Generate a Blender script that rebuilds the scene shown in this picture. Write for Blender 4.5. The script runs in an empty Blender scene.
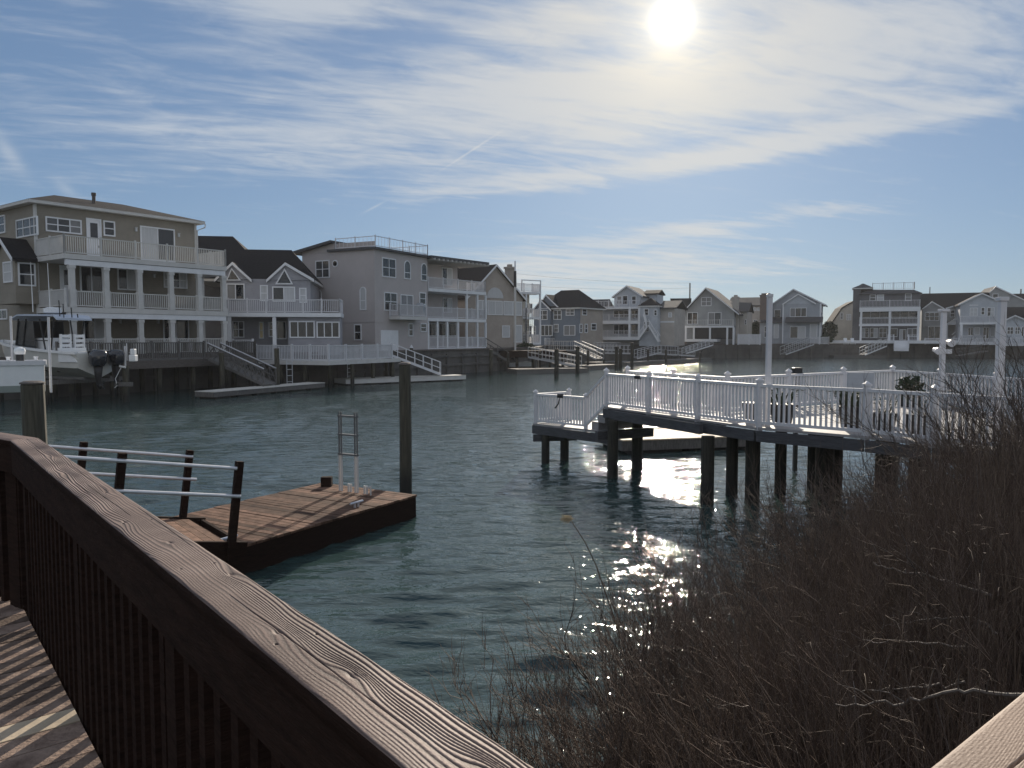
import bpy, math, random
import numpy as np
from mathutils import Vector, Quaternion
random.seed(7); rng = np.random.default_rng(11)
S = bpy.context.scene; COL = S.collection
# ------------------------------------------------------------------ camera
CAMZ = 3.6; F = 769.0; HZ = 337.0
PITCH = math.atan((384 - HZ) / F)
cd = bpy.data.cameras.new('camera'); cam = bpy.data.objects.new('camera', cd); COL.objects.link(cam)
cd.sensor_width = 36.0; cd.lens = 36.0 * F / 1024.0; cd.clip_start = 0.05; cd.clip_end = 6000
cam.location = (0, 0, CAMZ); cam.rotation_euler = (math.pi / 2 - PITCH, 0, 0); S.camera = cam
FW = Vector((0, math.cos(PITCH), -math.sin(PITCH))); UP = Vector((0, math.sin(PITCH), math.cos(PITCH))); RT = Vector((1, 0, 0))
def ray(px, py): return FW + RT * ((px - 512) / F) - UP * ((py - 384) / F)
def atY(px, py, Y):
    d = ray(px, py); t = Y / d.y; return Vector((d.x * t, Y, CAMZ + d.z * t))
def atZ(px, py, z):
    d = ray(px, py); t = (z - CAMZ) / d.z; return Vector((d.x * t, d.y * t, z))
# ------------------------------------------------------------------ materials
M = {}
def nodes(name):
    m = bpy.data.materials.new(name); m.use_nodes = True; nt = m.node_tree
    return m, nt, nt.nodes, nt.links, nt.nodes['Principled BSDF']
def mat(key, col, rough=.7, var=.25, scale=3.0, bump=0.0, bscale=30., stretch=(1, 1, 1), metal=0.0, lap=0.0, spec=.4, col2=None, coat=0.0, lapaxis=2, island=False):
    m, nt, N, Lk, P = nodes(key)
    tc = N.new('ShaderNodeTexCoord'); mp = N.new('ShaderNodeMapping'); Lk.new(tc.outputs['Object'], mp.inputs['Vector']); mp.inputs['Scale'].default_value = stretch
    n1 = N.new('ShaderNodeTexNoise'); n1.inputs['Scale'].default_value = scale; n1.inputs['Detail'].default_value = 6; n1.inputs['Roughness'].default_value = .65
    Lk.new(mp.outputs[0], n1.inputs['Vector'])
    cr = N.new('ShaderNodeValToRGB'); Lk.new(n1.outputs['Fac'], cr.inputs['Fac'])
    a = [max(0, c * (1 - var)) for c in col]; b = list(col2) if col2 else [min(1, c * (1 + var)) for c in col]
    cr.color_ramp.elements[0].position = .3; cr.color_ramp.elements[1].position = .7
    cr.color_ramp.elements[0].color = (*a, 1); cr.color_ramp.elements[1].color = (*b, 1)
    if island:      # each board of the mesh has its own tone
        gi = N.new('ShaderNodeNewGeometry'); hv = N.new('ShaderNodeHueSaturation'); ml = N.new('ShaderNodeMapRange'); Lk.new(gi.outputs['Random Per Island'], ml.inputs[0]); ml.inputs[3].default_value = .5; ml.inputs[4].default_value = 1.5
        Lk.new(ml.outputs[0], hv.inputs['Value']); Lk.new(cr.outputs[0], hv.inputs['Color']); Lk.new(hv.outputs[0], P.inputs['Base Color'])
    else: Lk.new(cr.outputs[0], P.inputs['Base Color'])
    P.inputs['Roughness'].default_value = rough; P.inputs['Metallic'].default_value = metal; P.inputs['Specular IOR Level'].default_value = spec
    P.inputs['Coat Weight'].default_value = coat
    prev = None
    if lap:
        sx = N.new('ShaderNodeSeparateXYZ'); Lk.new(tc.outputs['Object'], sx.inputs[0])
        d = N.new('ShaderNodeMath'); d.operation = 'DIVIDE'; Lk.new(sx.outputs[lapaxis], d.inputs[0]); d.inputs[1].default_value = lap
        fr = N.new('ShaderNodeMath'); fr.operation = 'FRACT'; Lk.new(d.outputs[0], fr.inputs[0])
        iv = N.new('ShaderNodeMath'); iv.operation = 'SUBTRACT'; iv.inputs[0].default_value = 1; Lk.new(fr.outputs[0], iv.inputs[1])
        bp = N.new('ShaderNodeBump'); bp.inputs['Strength'].default_value = .6; bp.inputs['Distance'].default_value = .02
        Lk.new(iv.outputs[0], bp.inputs['Height']); prev = bp
    if bump:
        n2 = N.new('ShaderNodeTexNoise'); n2.inputs['Scale'].default_value = bscale; n2.inputs['Detail'].default_value = 5
        Lk.new(mp.outputs[0], n2.inputs['Vector'])
        b2 = N.new('ShaderNodeBump'); b2.inputs['Strength'].default_value = bump; b2.inputs['Distance'].default_value = .02
        Lk.new(n2.outputs['Fac'], b2.inputs['Height'])
        if prev: Lk.new(prev.outputs[0], b2.inputs['Normal'])
        prev = b2
    if prev: Lk.new(prev.outputs[0], P.inputs['Normal'])
    M[key] = m; return m
mat('dull_white', (.45, .45, .46), .6, .1, 2)
mat('ladder_grey', (.12, .125, .13), .5, .2, 5, spec=.5)
mat('white', (.74, .75, .77), .45, .06, 2)
mat('rail_white', (.62, .62, .65), .45, .07, 4, col2=(.68, .68, .70))
mat('offwhite', (.58, .57, .55), .6, .08, 2)
mat('olive', (.25, .225, .185), .7, .16, .6, lap=.15, bump=.12, bscale=6)
mat('grey_side', (.30, .30, .325), .7, .16, .6, lap=.15, bump=.12, bscale=6)
mat('mauve', (.45, .415, .41), .75, .06, .8, bump=.15, bscale=8)
mat('tan', (.36, .315, .275), .7, .16, .6, lap=.15, bump=.12, bscale=6)
mat('cream', (.50, .47, .42), .7, .16, .6, lap=.15, bump=.12, bscale=6)
mat('slate_blue', (.155, .185, .225), .7, .16, .6, lap=.15, bump=.12, bscale=6)
mat('pale_blue', (.44, .47, .51), .7, .16, .6, lap=.15, bump=.12, bscale=6)
mat('ash', (.30, .31, .315), .7, .16, .6, lap=.15, bump=.12, bscale=6)
mat('storm', (.34, .365, .40), .7, .16, .6, lap=.15, bump=.12, bscale=6)
mat('charcoal', (.12, .12, .13), .75, .16, .6, lap=.15, bump=.12, bscale=6)
mat('sand', (.45, .41, .37), .7, .16, .6, lap=.15, bump=.12, bscale=6)
mat('roof_dark', (.022, .021, .023), .9, .3, 6, spec=.1, bump=.5, bscale=40, lap=.2)
mat('roof_brown', (.035, .03, .028), .9, .3, 6, spec=.1, bump=.5, bscale=40, lap=.2)
mat('roof_grey', (.075, .075, .08), .9, .25, 6, spec=.1, bump=.5, bscale=40, lap=.2)
mat('brick', (.16, .125, .11), .85, .25, 12, bump=.4, bscale=30, lap=.1)
mat('glass', (.016, .02, .026), .05, .3, .7, spec=.6)
mat('glass_pale', (.06, .068, .075), .08, .5, .9, spec=.6)
mat('blind', (.20, .20, .20), .35, .15, 2, spec=.5, lap=.06)
mat('curtain', (.50, .51, .52), .5, .12, 2, stretch=(8, 8, .3))
mat('screen', (.012, .013, .016), .6, .3, 2)
mat('sun_painted_pane', (.75, .62, .35), .5, .1, 2)  # sunlight showing through the house, put into the pane colour
mat('old_wood', (.115, .10, .09), .8, .35, 4, bump=.5, bscale=20, stretch=(1, 1, 6))
mat('grey_wood', (.13, .125, .12), .85, .35, 5, bump=.5, bscale=18, stretch=(4, 4, 1))
mat('fascia_wood', (.068, .07, .078), .8, .35, 4, bump=.4, bscale=18, stretch=(1, 1, 8))
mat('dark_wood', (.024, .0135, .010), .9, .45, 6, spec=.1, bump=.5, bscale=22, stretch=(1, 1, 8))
mat('walk_board', (.17, .115, .09), .8, .4, 4, bump=.5, bscale=26, stretch=(2, 2, 2), col2=(.27, .20, .16), spec=.2, island=True)
mat('dock_board', (.115, .063, .043), .85, .5, 4, bump=.5, bscale=26, stretch=(1.5, 1.5, 1.5), col2=(.20, .118, .082), spec=.15, island=True)
mat('pale_dock', (.56, .54, .50), .6, .15, 3, bump=.2)
mat('tan_dock', (.50, .41, .30), .7, .2, 3, bump=.2)
mat('deck_grey', (.30, .29, .29), .65, .18, 3, bump=.2, bscale=18)
mat('float_dark', (.03, .028, .026), .8, .4, 5, bump=.3)
mat('aluminium', (.55, .57, .6), .35, .12, 6, metal=.9)
mat('galv', (.62, .63, .66), .45, .12, 6, metal=.6)
mat('black', (.014, .015, .018), .4, .3, 4)
mat('black_gloss', (.012, .015, .024), .18, .3, 4, coat=.6)
mat('gel_white', (.78, .79, .80), .25, .05, 2, coat=.3)
mat('gel_beige', (.62, .61, .57), .3, .06, 2, coat=.3)
mat('bluegrey_roof', (.46, .52, .62), .4, .08, 2)
mat('clear_vinyl', (.035, .04, .045), .15, .2, 2)
mat('soil', (.09, .072, .058), .95, .5, 3, bump=.8, bscale=10)
mat('land', (.10, .095, .08), .95, .4, .4, bump=.3)
mat('planter', (.02, .02, .022), .5, .2, 4)
mat('leaf', (.035, .05, .025), .7, .5, 10)
mat('tree_twig', (.08, .07, .063), .85, .3, 10)
mat('twig', (.105, .078, .064), .7, .45, 9, spec=.3, col2=(.17, .125, .10))
mat('reed', (.125, .092, .07), .75, .4, 8, spec=.3, col2=(.23, .175, .13))
mat('pale_branch', (.15, .128, .11), .75, .3, 12, bump=.4, bscale=60)
mat('plume', (.50, .42, .28), .9, .3, 30)
mat('concrete', (.24, .235, .225), .9, .2, 2, bump=.3)
mat('bulkhead_mat', (.105, .10, .095), .9, .35, .7, bump=.6, bscale=4, stretch=(1, 1, .4))
mat('red_paint', (.30, .03, .03), .5, .1, 3)
# piling: green-brown at the weathered upper part, dark wet band at the waterline (real staining by height)
def piling_mat(key='piling', dim=1.0):
    m, nt, N, Lk, P = nodes(key)
    tc = N.new('ShaderNodeTexCoord'); geo = N.new('ShaderNodeNewGeometry'); sx = N.new('ShaderNodeSeparateXYZ'); Lk.new(geo.outputs['Position'], sx.inputs[0])
    mp = N.new('ShaderNodeMapping'); Lk.new(tc.outputs['Object'], mp.inputs[0]); mp.inputs['Scale'].default_value = (9, 9, .8)
    n = N.new('ShaderNodeTexNoise'); n.inputs['Scale'].default_value = 2.5; n.inputs['Detail'].default_value = 7; Lk.new(mp.outputs[0], n.inputs['Vector'])
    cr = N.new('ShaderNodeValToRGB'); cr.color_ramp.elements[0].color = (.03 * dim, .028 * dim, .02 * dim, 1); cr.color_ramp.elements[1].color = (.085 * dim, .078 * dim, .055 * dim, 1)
    cr.color_ramp.elements[0].position = .32; cr.color_ramp.elements[1].position = .68; Lk.new(n.outputs['Fac'], cr.inputs[0])
    ad = N.new('ShaderNodeMath'); ad.operation = 'MULTIPLY_ADD'; Lk.new(n.outputs['Fac'], ad.inputs[0]); ad.inputs[1].default_value = -.5; Lk.new(sx.outputs[2], ad.inputs[2])
    mr = N.new('ShaderNodeMapRange'); mr.inputs[1].default_value = .1; mr.inputs[2].default_value = .5; Lk.new(ad.outputs[0], mr.inputs[0])
    mx = N.new('ShaderNodeMix'); mx.data_type = 'RGBA'; Lk.new(mr.outputs[0], mx.inputs[0]); mx.inputs[6].default_value = (.014, .014, .012, 1); Lk.new(cr.outputs[0], mx.inputs[7])
    Lk.new(mx.outputs[2], P.inputs['Base Color']); P.inputs['Roughness'].default_value = .75
    b = N.new('ShaderNodeBump'); b.inputs['Strength'].default_value = .8; b.inputs['Distance'].default_value = .02; Lk.new(n.outputs['Fac'], b.inputs['Height']); Lk.new(b.outputs[0], P.inputs['Normal'])
    M[key] = m
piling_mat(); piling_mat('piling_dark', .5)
# ------------------------------------------------------------------ mesh builder (world coordinates)
ORG = {}
class MB:
    def __init__(s): s.v = []; s.f = []
    def add(s, vs, fs):
        o = len(s.v); s.v += [tuple(p) for p in vs]; s.f += [tuple(i + o for i in f) for f in fs]
    def hexa(s, c): s.add(c, [(0, 3, 2, 1), (4, 5, 6, 7), (0, 1, 5, 4), (1, 2, 6, 5), (2, 3, 7, 6), (3, 0, 4, 7)])
    def box(s, x0, x1, y0, y1, z0, z1): s.hexa([(x0, y0, z0), (x1, y0, z0), (x1, y1, z0), (x0, y1, z0), (x0, y0, z1), (x1, y0, z1), (x1, y1, z1), (x0, y1, z1)])
    def bar(s, a, b, w, h, up=(0, 0, 1)):          # rectangular bar from a to b
        a = Vector(a); b = Vector(b); d = (b - a).normalized(); up = Vector(up)
        if abs(d.dot(up)) > .98: up = Vector((0, 1, 0))
        r = d.cross(up).normalized(); u = r.cross(d).normalized(); r *= w / 2; u *= h / 2
        s.hexa([a - r - u, a + r - u, b + r - u, b - r - u, a - r + u, a + r + u, b + r + u, b - r + u])
    def tube(s, pts, r, n=8, cap=True):
        pts = [Vector(p) for p in pts]; K = len(pts); rs = r if isinstance(r, (list, tuple)) else [r] * K
        o = len(s.v); ref = None
        for i, p in enumerate(pts):
            d = (pts[min(i + 1, K - 1)] - pts[max(i - 1, 0)]).normalized()
            if ref is None:
                ref = d.cross(Vector((0, 0, 1))); ref = ref if ref.length > .05 else d.cross(Vector((0, 1, 0)))
            ref = (ref - d * ref.dot(d)).normalized(); w = d.cross(ref)
            for k in range(n):
                t = 2 * math.pi * k / n; s.v.append(tuple(p + (ref * math.cos(t) + w * math.sin(t)) * rs[i]))
        for i in range(K - 1):
            for k in range(n): s.f.append((o + i * n + k, o + i * n + (k + 1) % n, o + (i + 1) * n + (k + 1) % n, o + (i + 1) * n + k))
        if cap: s.f.append(tuple(o + k for k in range(n))[::-1]); s.f.append(tuple(o + (K - 1) * n + k for k in range(n)))
    def prism(s, poly, z0, z1):                    # plan polygon extruded up
        n = len(poly); s.add([(x, y, z0) for x, y in poly] + [(x, y, z1) for x, y in poly],
            [tuple(range(n))[::-1], tuple(range(n, 2 * n))] + [(i, (i + 1) % n, n + (i + 1) % n, n + i) for i in range(n)])
    def loft(s, rings, closed=True, cap=True):
        n = len(rings[0]); o = len(s.v)
        for r in rings: s.v += [tuple(p) for p in r]
        for i in range(len(rings) - 1):
            for k in range(n if closed else n - 1): s.f.append((o + i * n + k, o + i * n + (k + 1) % n, o + (i + 1) * n + (k + 1) % n, o + (i + 1) * n + k))
        if cap: s.f.append(tuple(o + k for k in range(n))[::-1]); s.f.append(tuple(o + (len(rings) - 1) * n + k for k in range(n)))
    def build(s, name, m, parent=None, origin=None, smooth=False, bevel=0):
        og = ORG[parent] if parent else Vector(origin if origin is not None else s.v[0])
        me = bpy.data.meshes.new(name); me.from_pydata([(x - og[0], y - og[1], z - og[2]) for x, y, z in s.v], [], s.f); me.update()
        me.materials.append(M[m] if isinstance(m, str) else m)
        if smooth: me.polygons.foreach_set('use_smooth', [True] * len(me.polygons))
        o = bpy.data.objects.new(name, me); COL.objects.link(o); ORG[o] = og
        if parent: o.parent = parent
        else: o.location = og
        if bevel:
            b = o.modifiers.new('bevel', 'BEVEL'); b.width = bevel; b.segments = 2; b.limit_method = 'ANGLE'
        return o
def tag(o, label=None, cat=None, group=None, kind=None):
    if label: o['label'] = label
    if cat: o['category'] = cat
    if group: o['group'] = group
    if kind: o['kind'] = kind
    return o
def thing(name, label, cat, loc, group=None):
    o = bpy.data.objects.new(name, None); COL.objects.link(o); o.location = loc; o.empty_display_size = .2; ORG[o] = Vector(loc)
    return tag(o, label, cat, group)
def railing(mb, pts, h, bal=.12, bt=.035, rt=.07, post=True, pt=.1, psp=1.9, low=.1, cap=.0):
    """pts: 3-D points along the walking surface."""
    for a, b in zip(pts[:-1], pts[1:]):
        a = Vector(a); b = Vector(b); L = (b - a).length; up = Vector((0, 0, 1)); n = max(1, int(round((Vector((b.x - a.x, b.y - a.y, 0))).length / bal)))
        mb.bar(a + up * (h - .03), b + up * (h - .03), rt, .06); mb.bar(a + up * low, b + up * low, rt * .7, .06)
        for i in range(1, n):
            p = a.lerp(b, i / n); mb.bar(p + up * (low + .03), p + up * (h - .06), bt, bt, (b - a).normalized())
    if post:
        for a, b in zip(pts[:-1], pts[1:]):
            a = Vector(a); b = Vector(b); k = max(1, int(round((b - a).length / psp)))
            for i in range(k + 1):
                p = a.lerp(b, i / k); mb.bar(p + Vector((0, 0, -.02)), p + Vector((0, 0, h + .08)), pt, pt, (b - a).normalized()); 
# ------------------------------------------------------------------ facades and houses
wrng = random.Random(5)
class Face:
    """Vertical plane through two ground points; x along it (left to right as seen), y inward."""
    def __init__(s, A, B):
        P = [Vector((((p - 512) / F) * D, D, 0)) if not isinstance(p, Vector) else p for p, D in (A, B)]
        s.o = P[0]; s.d = (P[1] - P[0]); s.L = s.d.length; s.d.normalize(); s.n = Vector((-s.d.y, s.d.x, 0))
    def W(s, u, y, z): return s.o + s.d * u + s.n * y + Vector((0, 0, z))
    def uz(s, p, off=0.0):
        d = ray(*p); num = (s.o + s.n * off - Vector((0, 0, 0))).dot(s.n); t = num / d.dot(s.n); q = d * t
        return (q - s.o).dot(s.d), CAMZ + d.z * t
    def u(s, p, off=0.0): return s.uz(p, off)[0]
    def z(s, p, off=0.0): return s.uz(p, off)[1]
    def hex(s, mb, u0, u1, y0, y1, z0, z1):
        mb.hexa([s.W(u0, y0, z0), s.W(u1, y0, z0), s.W(u1, y1, z0), s.W(u0, y1, z0), s.W(u0, y0, z1), s.W(u1, y0, z1), s.W(u1, y1, z1), s.W(u0, y1, z1)])
    def right(s, u, depth):      # the side wall at u going inward, seen from its outside on the right
        f = Face((s.W(u, 0, 0), 0), (s.W(u, depth, 0), 0)); return f
    def left(s, u, depth):
        return Face((s.W(u, depth, 0), 0), (s.W(u, 0, 0), 0))
class House:
    def __init__(s, f, label, name='house', cat='house', group='houses around the water'):
        s.f = f; s.e = thing(name, label, cat, f.W(f.L / 2, 0, 0), group)
    def box(s, name, m, u0, u1, y0, y1, z0, z1, f=None, parent=None):
        mb = MB(); (f or s.f).hex(mb, u0, u1, y0, y1, z0, z1); return mb.build(name, m, parent or s.e)
    def rail(s, pts, h=1.0, m='rail_white', f=None, bal=.14, psp=1.9, bt=.04, pt=.1):
        f = f or s.f; mb = MB(); railing(mb, [f.W(*p) for p in pts], h, bal, bt, .08, True, pt, psp); return mb.build('railing', m, s.e)
    def win(s, c, x0, y0, x1, y1, off=0.0, n=1, mid=True, f=None, frame='white', pane='glass', name='window', fw=.09, arch=False, panes=None):
        f = f or s.f; xm, ym = (x0 + x1) / 2, (y0 + y1) / 2
        u0 = f.u(c(x0, ym), off); u1 = f.u(c(x1, ym), off); z1 = f.z(c(xm, y0), off); z0 = f.z(c(xm, y1), off)
        return s.winuz(u0, u1, z0, z1, off, n, mid, f, frame, pane, name, fw, arch, panes)
    def winuz(s, u0, u1, z0, z1, off=0.0, n=1, mid=True, f=None, frame='white', pane='glass', name='window', fw=.09, arch=False, panes=None):
        f = f or s.f; mb = MB(); ya, yb = off - .07, off + .03; fw = min(fw, (u1 - u0) * .2)
        f.hex(mb, u0, u0 + fw, ya, yb, z0, z1); f.hex(mb, u1 - fw, u1, ya, yb, z0, z1)
        f.hex(mb, u0 + fw, u1 - fw, ya, yb, z0, z0 + fw)
        r = (u1 - u0) / 2
        if arch:
            K = 10; uc = (u0 + u1) / 2
            for k in range(K):
                t0, t1 = math.pi * k / K, math.pi * (k + 1) / K; ri = r - fw
                q = [(uc + R * math.cos(t), z1 + R * math.sin(t)) for R, t in ((ri, t0), (r, t0), (r, t1), (ri, t1))]
                mb.hexa([f.W(a, ya, b) for a, b in q] + [f.W(a, yb, b) for a, b in q])
        else: f.hex(mb, u0 + fw, u1 - fw, ya, yb, z1 - fw, z1)
        for i in range(1, n):
            u = u0 + (u1 - u0) * i / n; f.hex(mb, u - fw * .4, u + fw * .4, ya + .012, yb, z0 + fw, z1 - (0 if arch else fw))
        if mid:
            zm = z0 + (z1 - z0) * .5; f.hex(mb, u0 + fw, u1 - fw, ya + .025, yb, zm - .03, zm + .03)
        w = mb.build(name, frame, s.e); pl = panes or ([wrng.choice(('glass', 'glass', 'glass', 'glass_pale', 'blind', 'curtain')) if pane == 'glass' and (u1 - u0) < 2.2 and wrng.random() < .55 else pane] if n == 1 or wrng.random() < .5 else [wrng.choice((pane, pane, 'glass_pale', 'blind' if pane == 'glass' else pane)) for _ in range(n)])
        if len(set(pl)) == 1 or arch:
            mb = MB()
            if arch:
                uc = (u0 + u1) / 2; poly = [(u0 + fw * .5, z0 + fw * .5), (u1 - fw * .5, z0 + fw * .5)] + [(uc + (r - fw * .5) * math.cos(math.pi * k / 10), z1 + (r - fw * .5) * math.sin(math.pi * k / 10)) for k in range(11)]
                n_ = len(poly); mb.add([f.W(a, off - .03, b) for a, b in poly] + [f.W(a, off + .01, b) for a, b in poly], [tuple(range(n_)), tuple(range(n_, 2 * n_))[::-1]] + [(i, n_ + i, n_ + (i + 1) % n_, (i + 1) % n_) for i in range(n_)])
            else: f.hex(mb, u0 + fw * .5, u1 - fw * .5, off - .03, off + .01, z0 + fw * .5, z1 - fw * .5)
            mb.build('pane', pl[0], w)
        else:
            for i in range(n):
                mb = MB(); f.hex(mb, u0 + (u1 - u0) * i / n + .03, u0 + (u1 - u0) * (i + 1) / n - .03, off - .03, off + .01, z0 + fw * .5, z1 - fw * .5); mb.build('pane', pl[i], w)
        return w
    def tri(s, c, pts, off=0.0, f=None):           # triangular gable window
        f = f or s.f; q = [f.uz(c(*p), off) for p in pts]; cx = sum(p[0] for p in q) / len(q); cz = sum(p[1] for p in q) / len(q); n = len(q)
        def pl(k, y0, y1, m, nm, par):
            mb = MB(); w = [(cx + (a - cx) * k, cz + (b - cz) * k) for a, b in q]
            mb.add([f.W(a, y0, b) for a, b in w] + [f.W(a, y1, b) for a, b in w], [tuple(range(n)), tuple(range(n, 2 * n))[::-1]] + [(i, n + i, n + (i + 1) % n, (i + 1) % n) for i in range(n)])
            return mb.build(nm, m, par)
        w = pl(1, off - .05, off + .02, 'white', 'window', s.e); pl(.74, off - .07, off - .045, 'glass', 'pane', w)
    def gable(s, u0, u1, y0, y1, ze, zp, wall, roof='roof_dark', over=.35, th=.2, f=None, trim='white', uc=None, wt=None):
        """front gable: triangle facing the front, ridge running inward"""
        f = f or s.f; uc = (u0 + u1) / 2 if uc is None else uc
        mb = MB(); t = wt or (y1 - y0); q = [(u0, ze), (u1, ze), (uc, zp)]
        mb.add([f.W(a, y0, b) for a, b in q] + [f.W(a, y0 + t, b) for a, b in q], [(0, 1, 2), (5, 4, 3), (0, 3, 4, 1), (1, 4, 5, 2), (2, 5, 3, 0)]); mb.build('gable_wall', wall, s.e)
        mb = MB(); tb = MB()
        for ue in (u0, u1):
            sl = (zp - ze) / (uc - ue); sg = -1 if ue < uc else 1; ux = ue + sg * over; zx = ze - abs(sl) * over
            for b_, ya, yb, o in ((mb, y0 - over + .06, y1, .012), (tb, y0 - over, y0 - over + .058, -.03)):
                zz = [(ux, zx + o), (uc, zp + o), (uc, zp + o + th + (.03 if b_ is tb else 0)), (ux, zx + o + th + (.03 if b_ is tb else 0))]
                b_.hexa([f.W(a, ya, b) for a, b in zz] + [f.W(a, yb, b) for a, b in zz])
        r = mb.build('roof', roof, s.e); tb.build('rake_board', trim, r)
    def cross(s, u0, u1, y0, y1, ze, zp, roof='roof_dark', over=.4, th=.2, f=None, wall=None):
        """ridge parallel to the front"""
        f = f or s.f; yc = (y0 + y1) / 2; mb = MB()
        for ye in (y0, y1):
            sl = (zp - ze) / abs(yc - ye); sg = -1 if ye < yc else 1; yx = ye + sg * over; zx = ze - sl * over
            q = [(yx, zx + .012), (yc, zp + .012), (yc, zp + th), (yx, zx + th)]
            mb.hexa([f.W(u0 - over, a, b) for a, b in q] + [f.W(u1 + over, a, b) for a, b in q])
        mb.build('roof', roof, s.e)
        if wall:
            mb = MB(); q = [(y0, ze), (y1, ze), (yc, zp)]
            mb.add([f.W(u0, a, b) for a, b in q] + [f.W(u1, a, b) for a, b in q], [(0, 1, 2), (5, 4, 3), (0, 3, 4, 1), (1, 4, 5, 2), (2, 5, 3, 0)]); mb.build('gable_wall', wall, s.e)
    def hip(s, u0, u1, y0, y1, ze, zp, ins, roof='roof_dark', over=.5, f=None, trim='offwhite'):
        f = f or s.f; u0 -= over; u1 += over; y0 -= over; y1 += over; yc = (y0 + y1) / 2
        b = [(u0, y0), (u1, y0), (u1, y1), (u0, y1)]
        mb = MB(); mb.add([f.W(a, c, ze + .2) for a, c in b] + [f.W(u0 + ins, yc, zp), f.W(u1 - ins, yc, zp)], [(3, 2, 1, 0), (0, 1, 5, 4), (1, 2, 5), (2, 3, 4, 5), (3, 0, 4)])
        r = mb.build('roof', roof, s.e); mb = MB(); f.hex(mb, u0 + .02, u1 - .02, y0 + .02, y1 - .02, ze, ze + .198); mb.build('eave_board', trim, r)
    def cols(s, c, xs, off, z0, z1, w=.26, m='offwhite', f=None):
        f = f or s.f
        for x in xs:
            u = f.u(c(x, 300 if c is None else 300), off) if not isinstance(x, float) else x
            mb = MB(); f.hex(mb, u - w / 2, u + w / 2, off - w / 2, off + w / 2, z0, z1); f.hex(mb, u - w * .62, u + w * .62, off - w * .62, off + w * .62, z1 - .16, z1 - .003); f.hex(mb, u - w * .62, u + w * .62, off - w * .62, off + w * .62, z0 + .003, z0 + .16)
            mb.build('column', m, s.e)
    def chimney(s, u0, u1, y0, y1, z0, z1, m='brick', f=None):
        f = f or s.f; mb = MB(); f.hex(mb, u0, u1, y0, y1, z0, z1); f.hex(mb, u0 - .1, u1 + .1, y0 - .1, y1 + .1, z1 + .003, z1 + .25); f.hex(mb, u0 + .2, u1 - .2, y0 + .2, y1 - .2, z1 + .255, z1 + .55); mb.build('chimney', m, s.e)
def crop(x0, y0, sc): return lambda x, y: (x0 + x * sc, y0 + y * sc)
c1 = crop(0, 180, .2344); c2 = crop(180, 220, .2148); c3 = crop(380, 230, .1758); c4 = crop(500, 250, .1953); c5 = crop(670, 280, .1758); c6 = crop(840, 270, .1797)
# ------------------------------------------------------------------ sun, sky
SUN = ray(672, 20).normalized(); SEL = math.asin(SUN.z); SAZ = math.atan2(SUN.x, SUN.y)
ld = bpy.data.lights.new('sun', 'SUN'); ld.energy = 4.4; ld.angle = math.radians(.53); ld.color = (1.0, .89, .74)
so = bpy.data.objects.new('sun', ld); COL.objects.link(so); so.rotation_euler = (-SUN).to_track_quat('-Z', 'Y').to_euler(); so.location = (0, 0, 50)
wd = bpy.data.worlds.new('World'); S.world = wd; wd.use_nodes = True; nt = wd.node_tree; N = nt.nodes; LK = nt.links
bg = N['Background']; SKY = .1; bg.inputs['Strength'].default_value = SKY
def val(x):
    return x
def mth(op, a, b=None, c=None, clamp=False):
    n = N.new('ShaderNodeMath'); n.operation = op; n.use_clamp = clamp
    for i, x in enumerate((a, b, c)):
        if x is None: continue
        if isinstance(x, (int, float)): n.inputs[i].default_value = x
        else: LK.new(x, n.inputs[i])
    return n.outputs[0]
def vdot(a, v):
    n = N.new('ShaderNodeVectorMath'); n.operation = 'DOT_PRODUCT'; LK.new(a, n.inputs[0]); n.inputs[1].default_value = v; return n.outputs['Value']
def mixc(f, a, b, blend='MIX'):
    n = N.new('ShaderNodeMix'); n.data_type = 'RGBA'; n.blend_type = blend; n.clamp_factor = True
    for i, x in ((0, f), (6, a), (7, b)):
        if isinstance(x, (int, float)): n.inputs[i].default_value = x
        elif isinstance(x, tuple): n.inputs[i].default_value = (*x, 1)
        else: LK.new(x, n.inputs[i])
    return n.outputs[2]
tc = N.new('ShaderNodeTexCoord'); DIR = tc.outputs['Generated']
sky = N.new('ShaderNodeTexSky'); sky.sky_type = 'NISHITA'; sky.sun_disc = False; sky.sun_elevation = SEL; sky.sun_rotation = SAZ
sky.air_density = 1.0; sky.dust_density = .35; sky.ozone_density = 1.8; sky.altitude = 0
sp = N.new('ShaderNodeSeparateXYZ'); LK.new(DIR, sp.inputs[0]); dx, dy, dz = sp.outputs
el = mth('ARCSINE', mth('MAXIMUM', dz, 0.0)); az = mth('ARCTAN2', dx, dy)
# cirrus: streaky noise on a high flat layer, banks placed by azimuth and elevation (degrees)
den = mth('ADD', mth('MAXIMUM', dz, 0.0), .10)
cx_ = mth('DIVIDE', dx, den); cy_ = mth('DIVIDE', dy, den)
def noise(ax, ay, sx, sy, rot, off, detail=8, rough=.6, dist=0.0):
    c = N.new('ShaderNodeCombineXYZ'); ca, sa = math.cos(rot), math.sin(rot)
    LK.new(mth('MULTIPLY', mth('ADD', mth('MULTIPLY', ax, ca), mth('MULTIPLY', ay, sa)), sx), c.inputs[0])
    LK.new(mth('MULTIPLY', mth('SUBTRACT', mth('MULTIPLY', ay, ca), mth('MULTIPLY', ax, sa)), sy), c.inputs[1]); c.inputs[2].default_value = off
    n = N.new('ShaderNodeTexNoise'); n.inputs['Scale'].default_value = 1; n.inputs['Detail'].default_value = detail; n.inputs['Roughness'].default_value = rough; n.inputs['Distortion'].default_value = dist
    LK.new(c.outputs[0], n.inputs['Vector']); return n.outputs['Fac']
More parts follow.
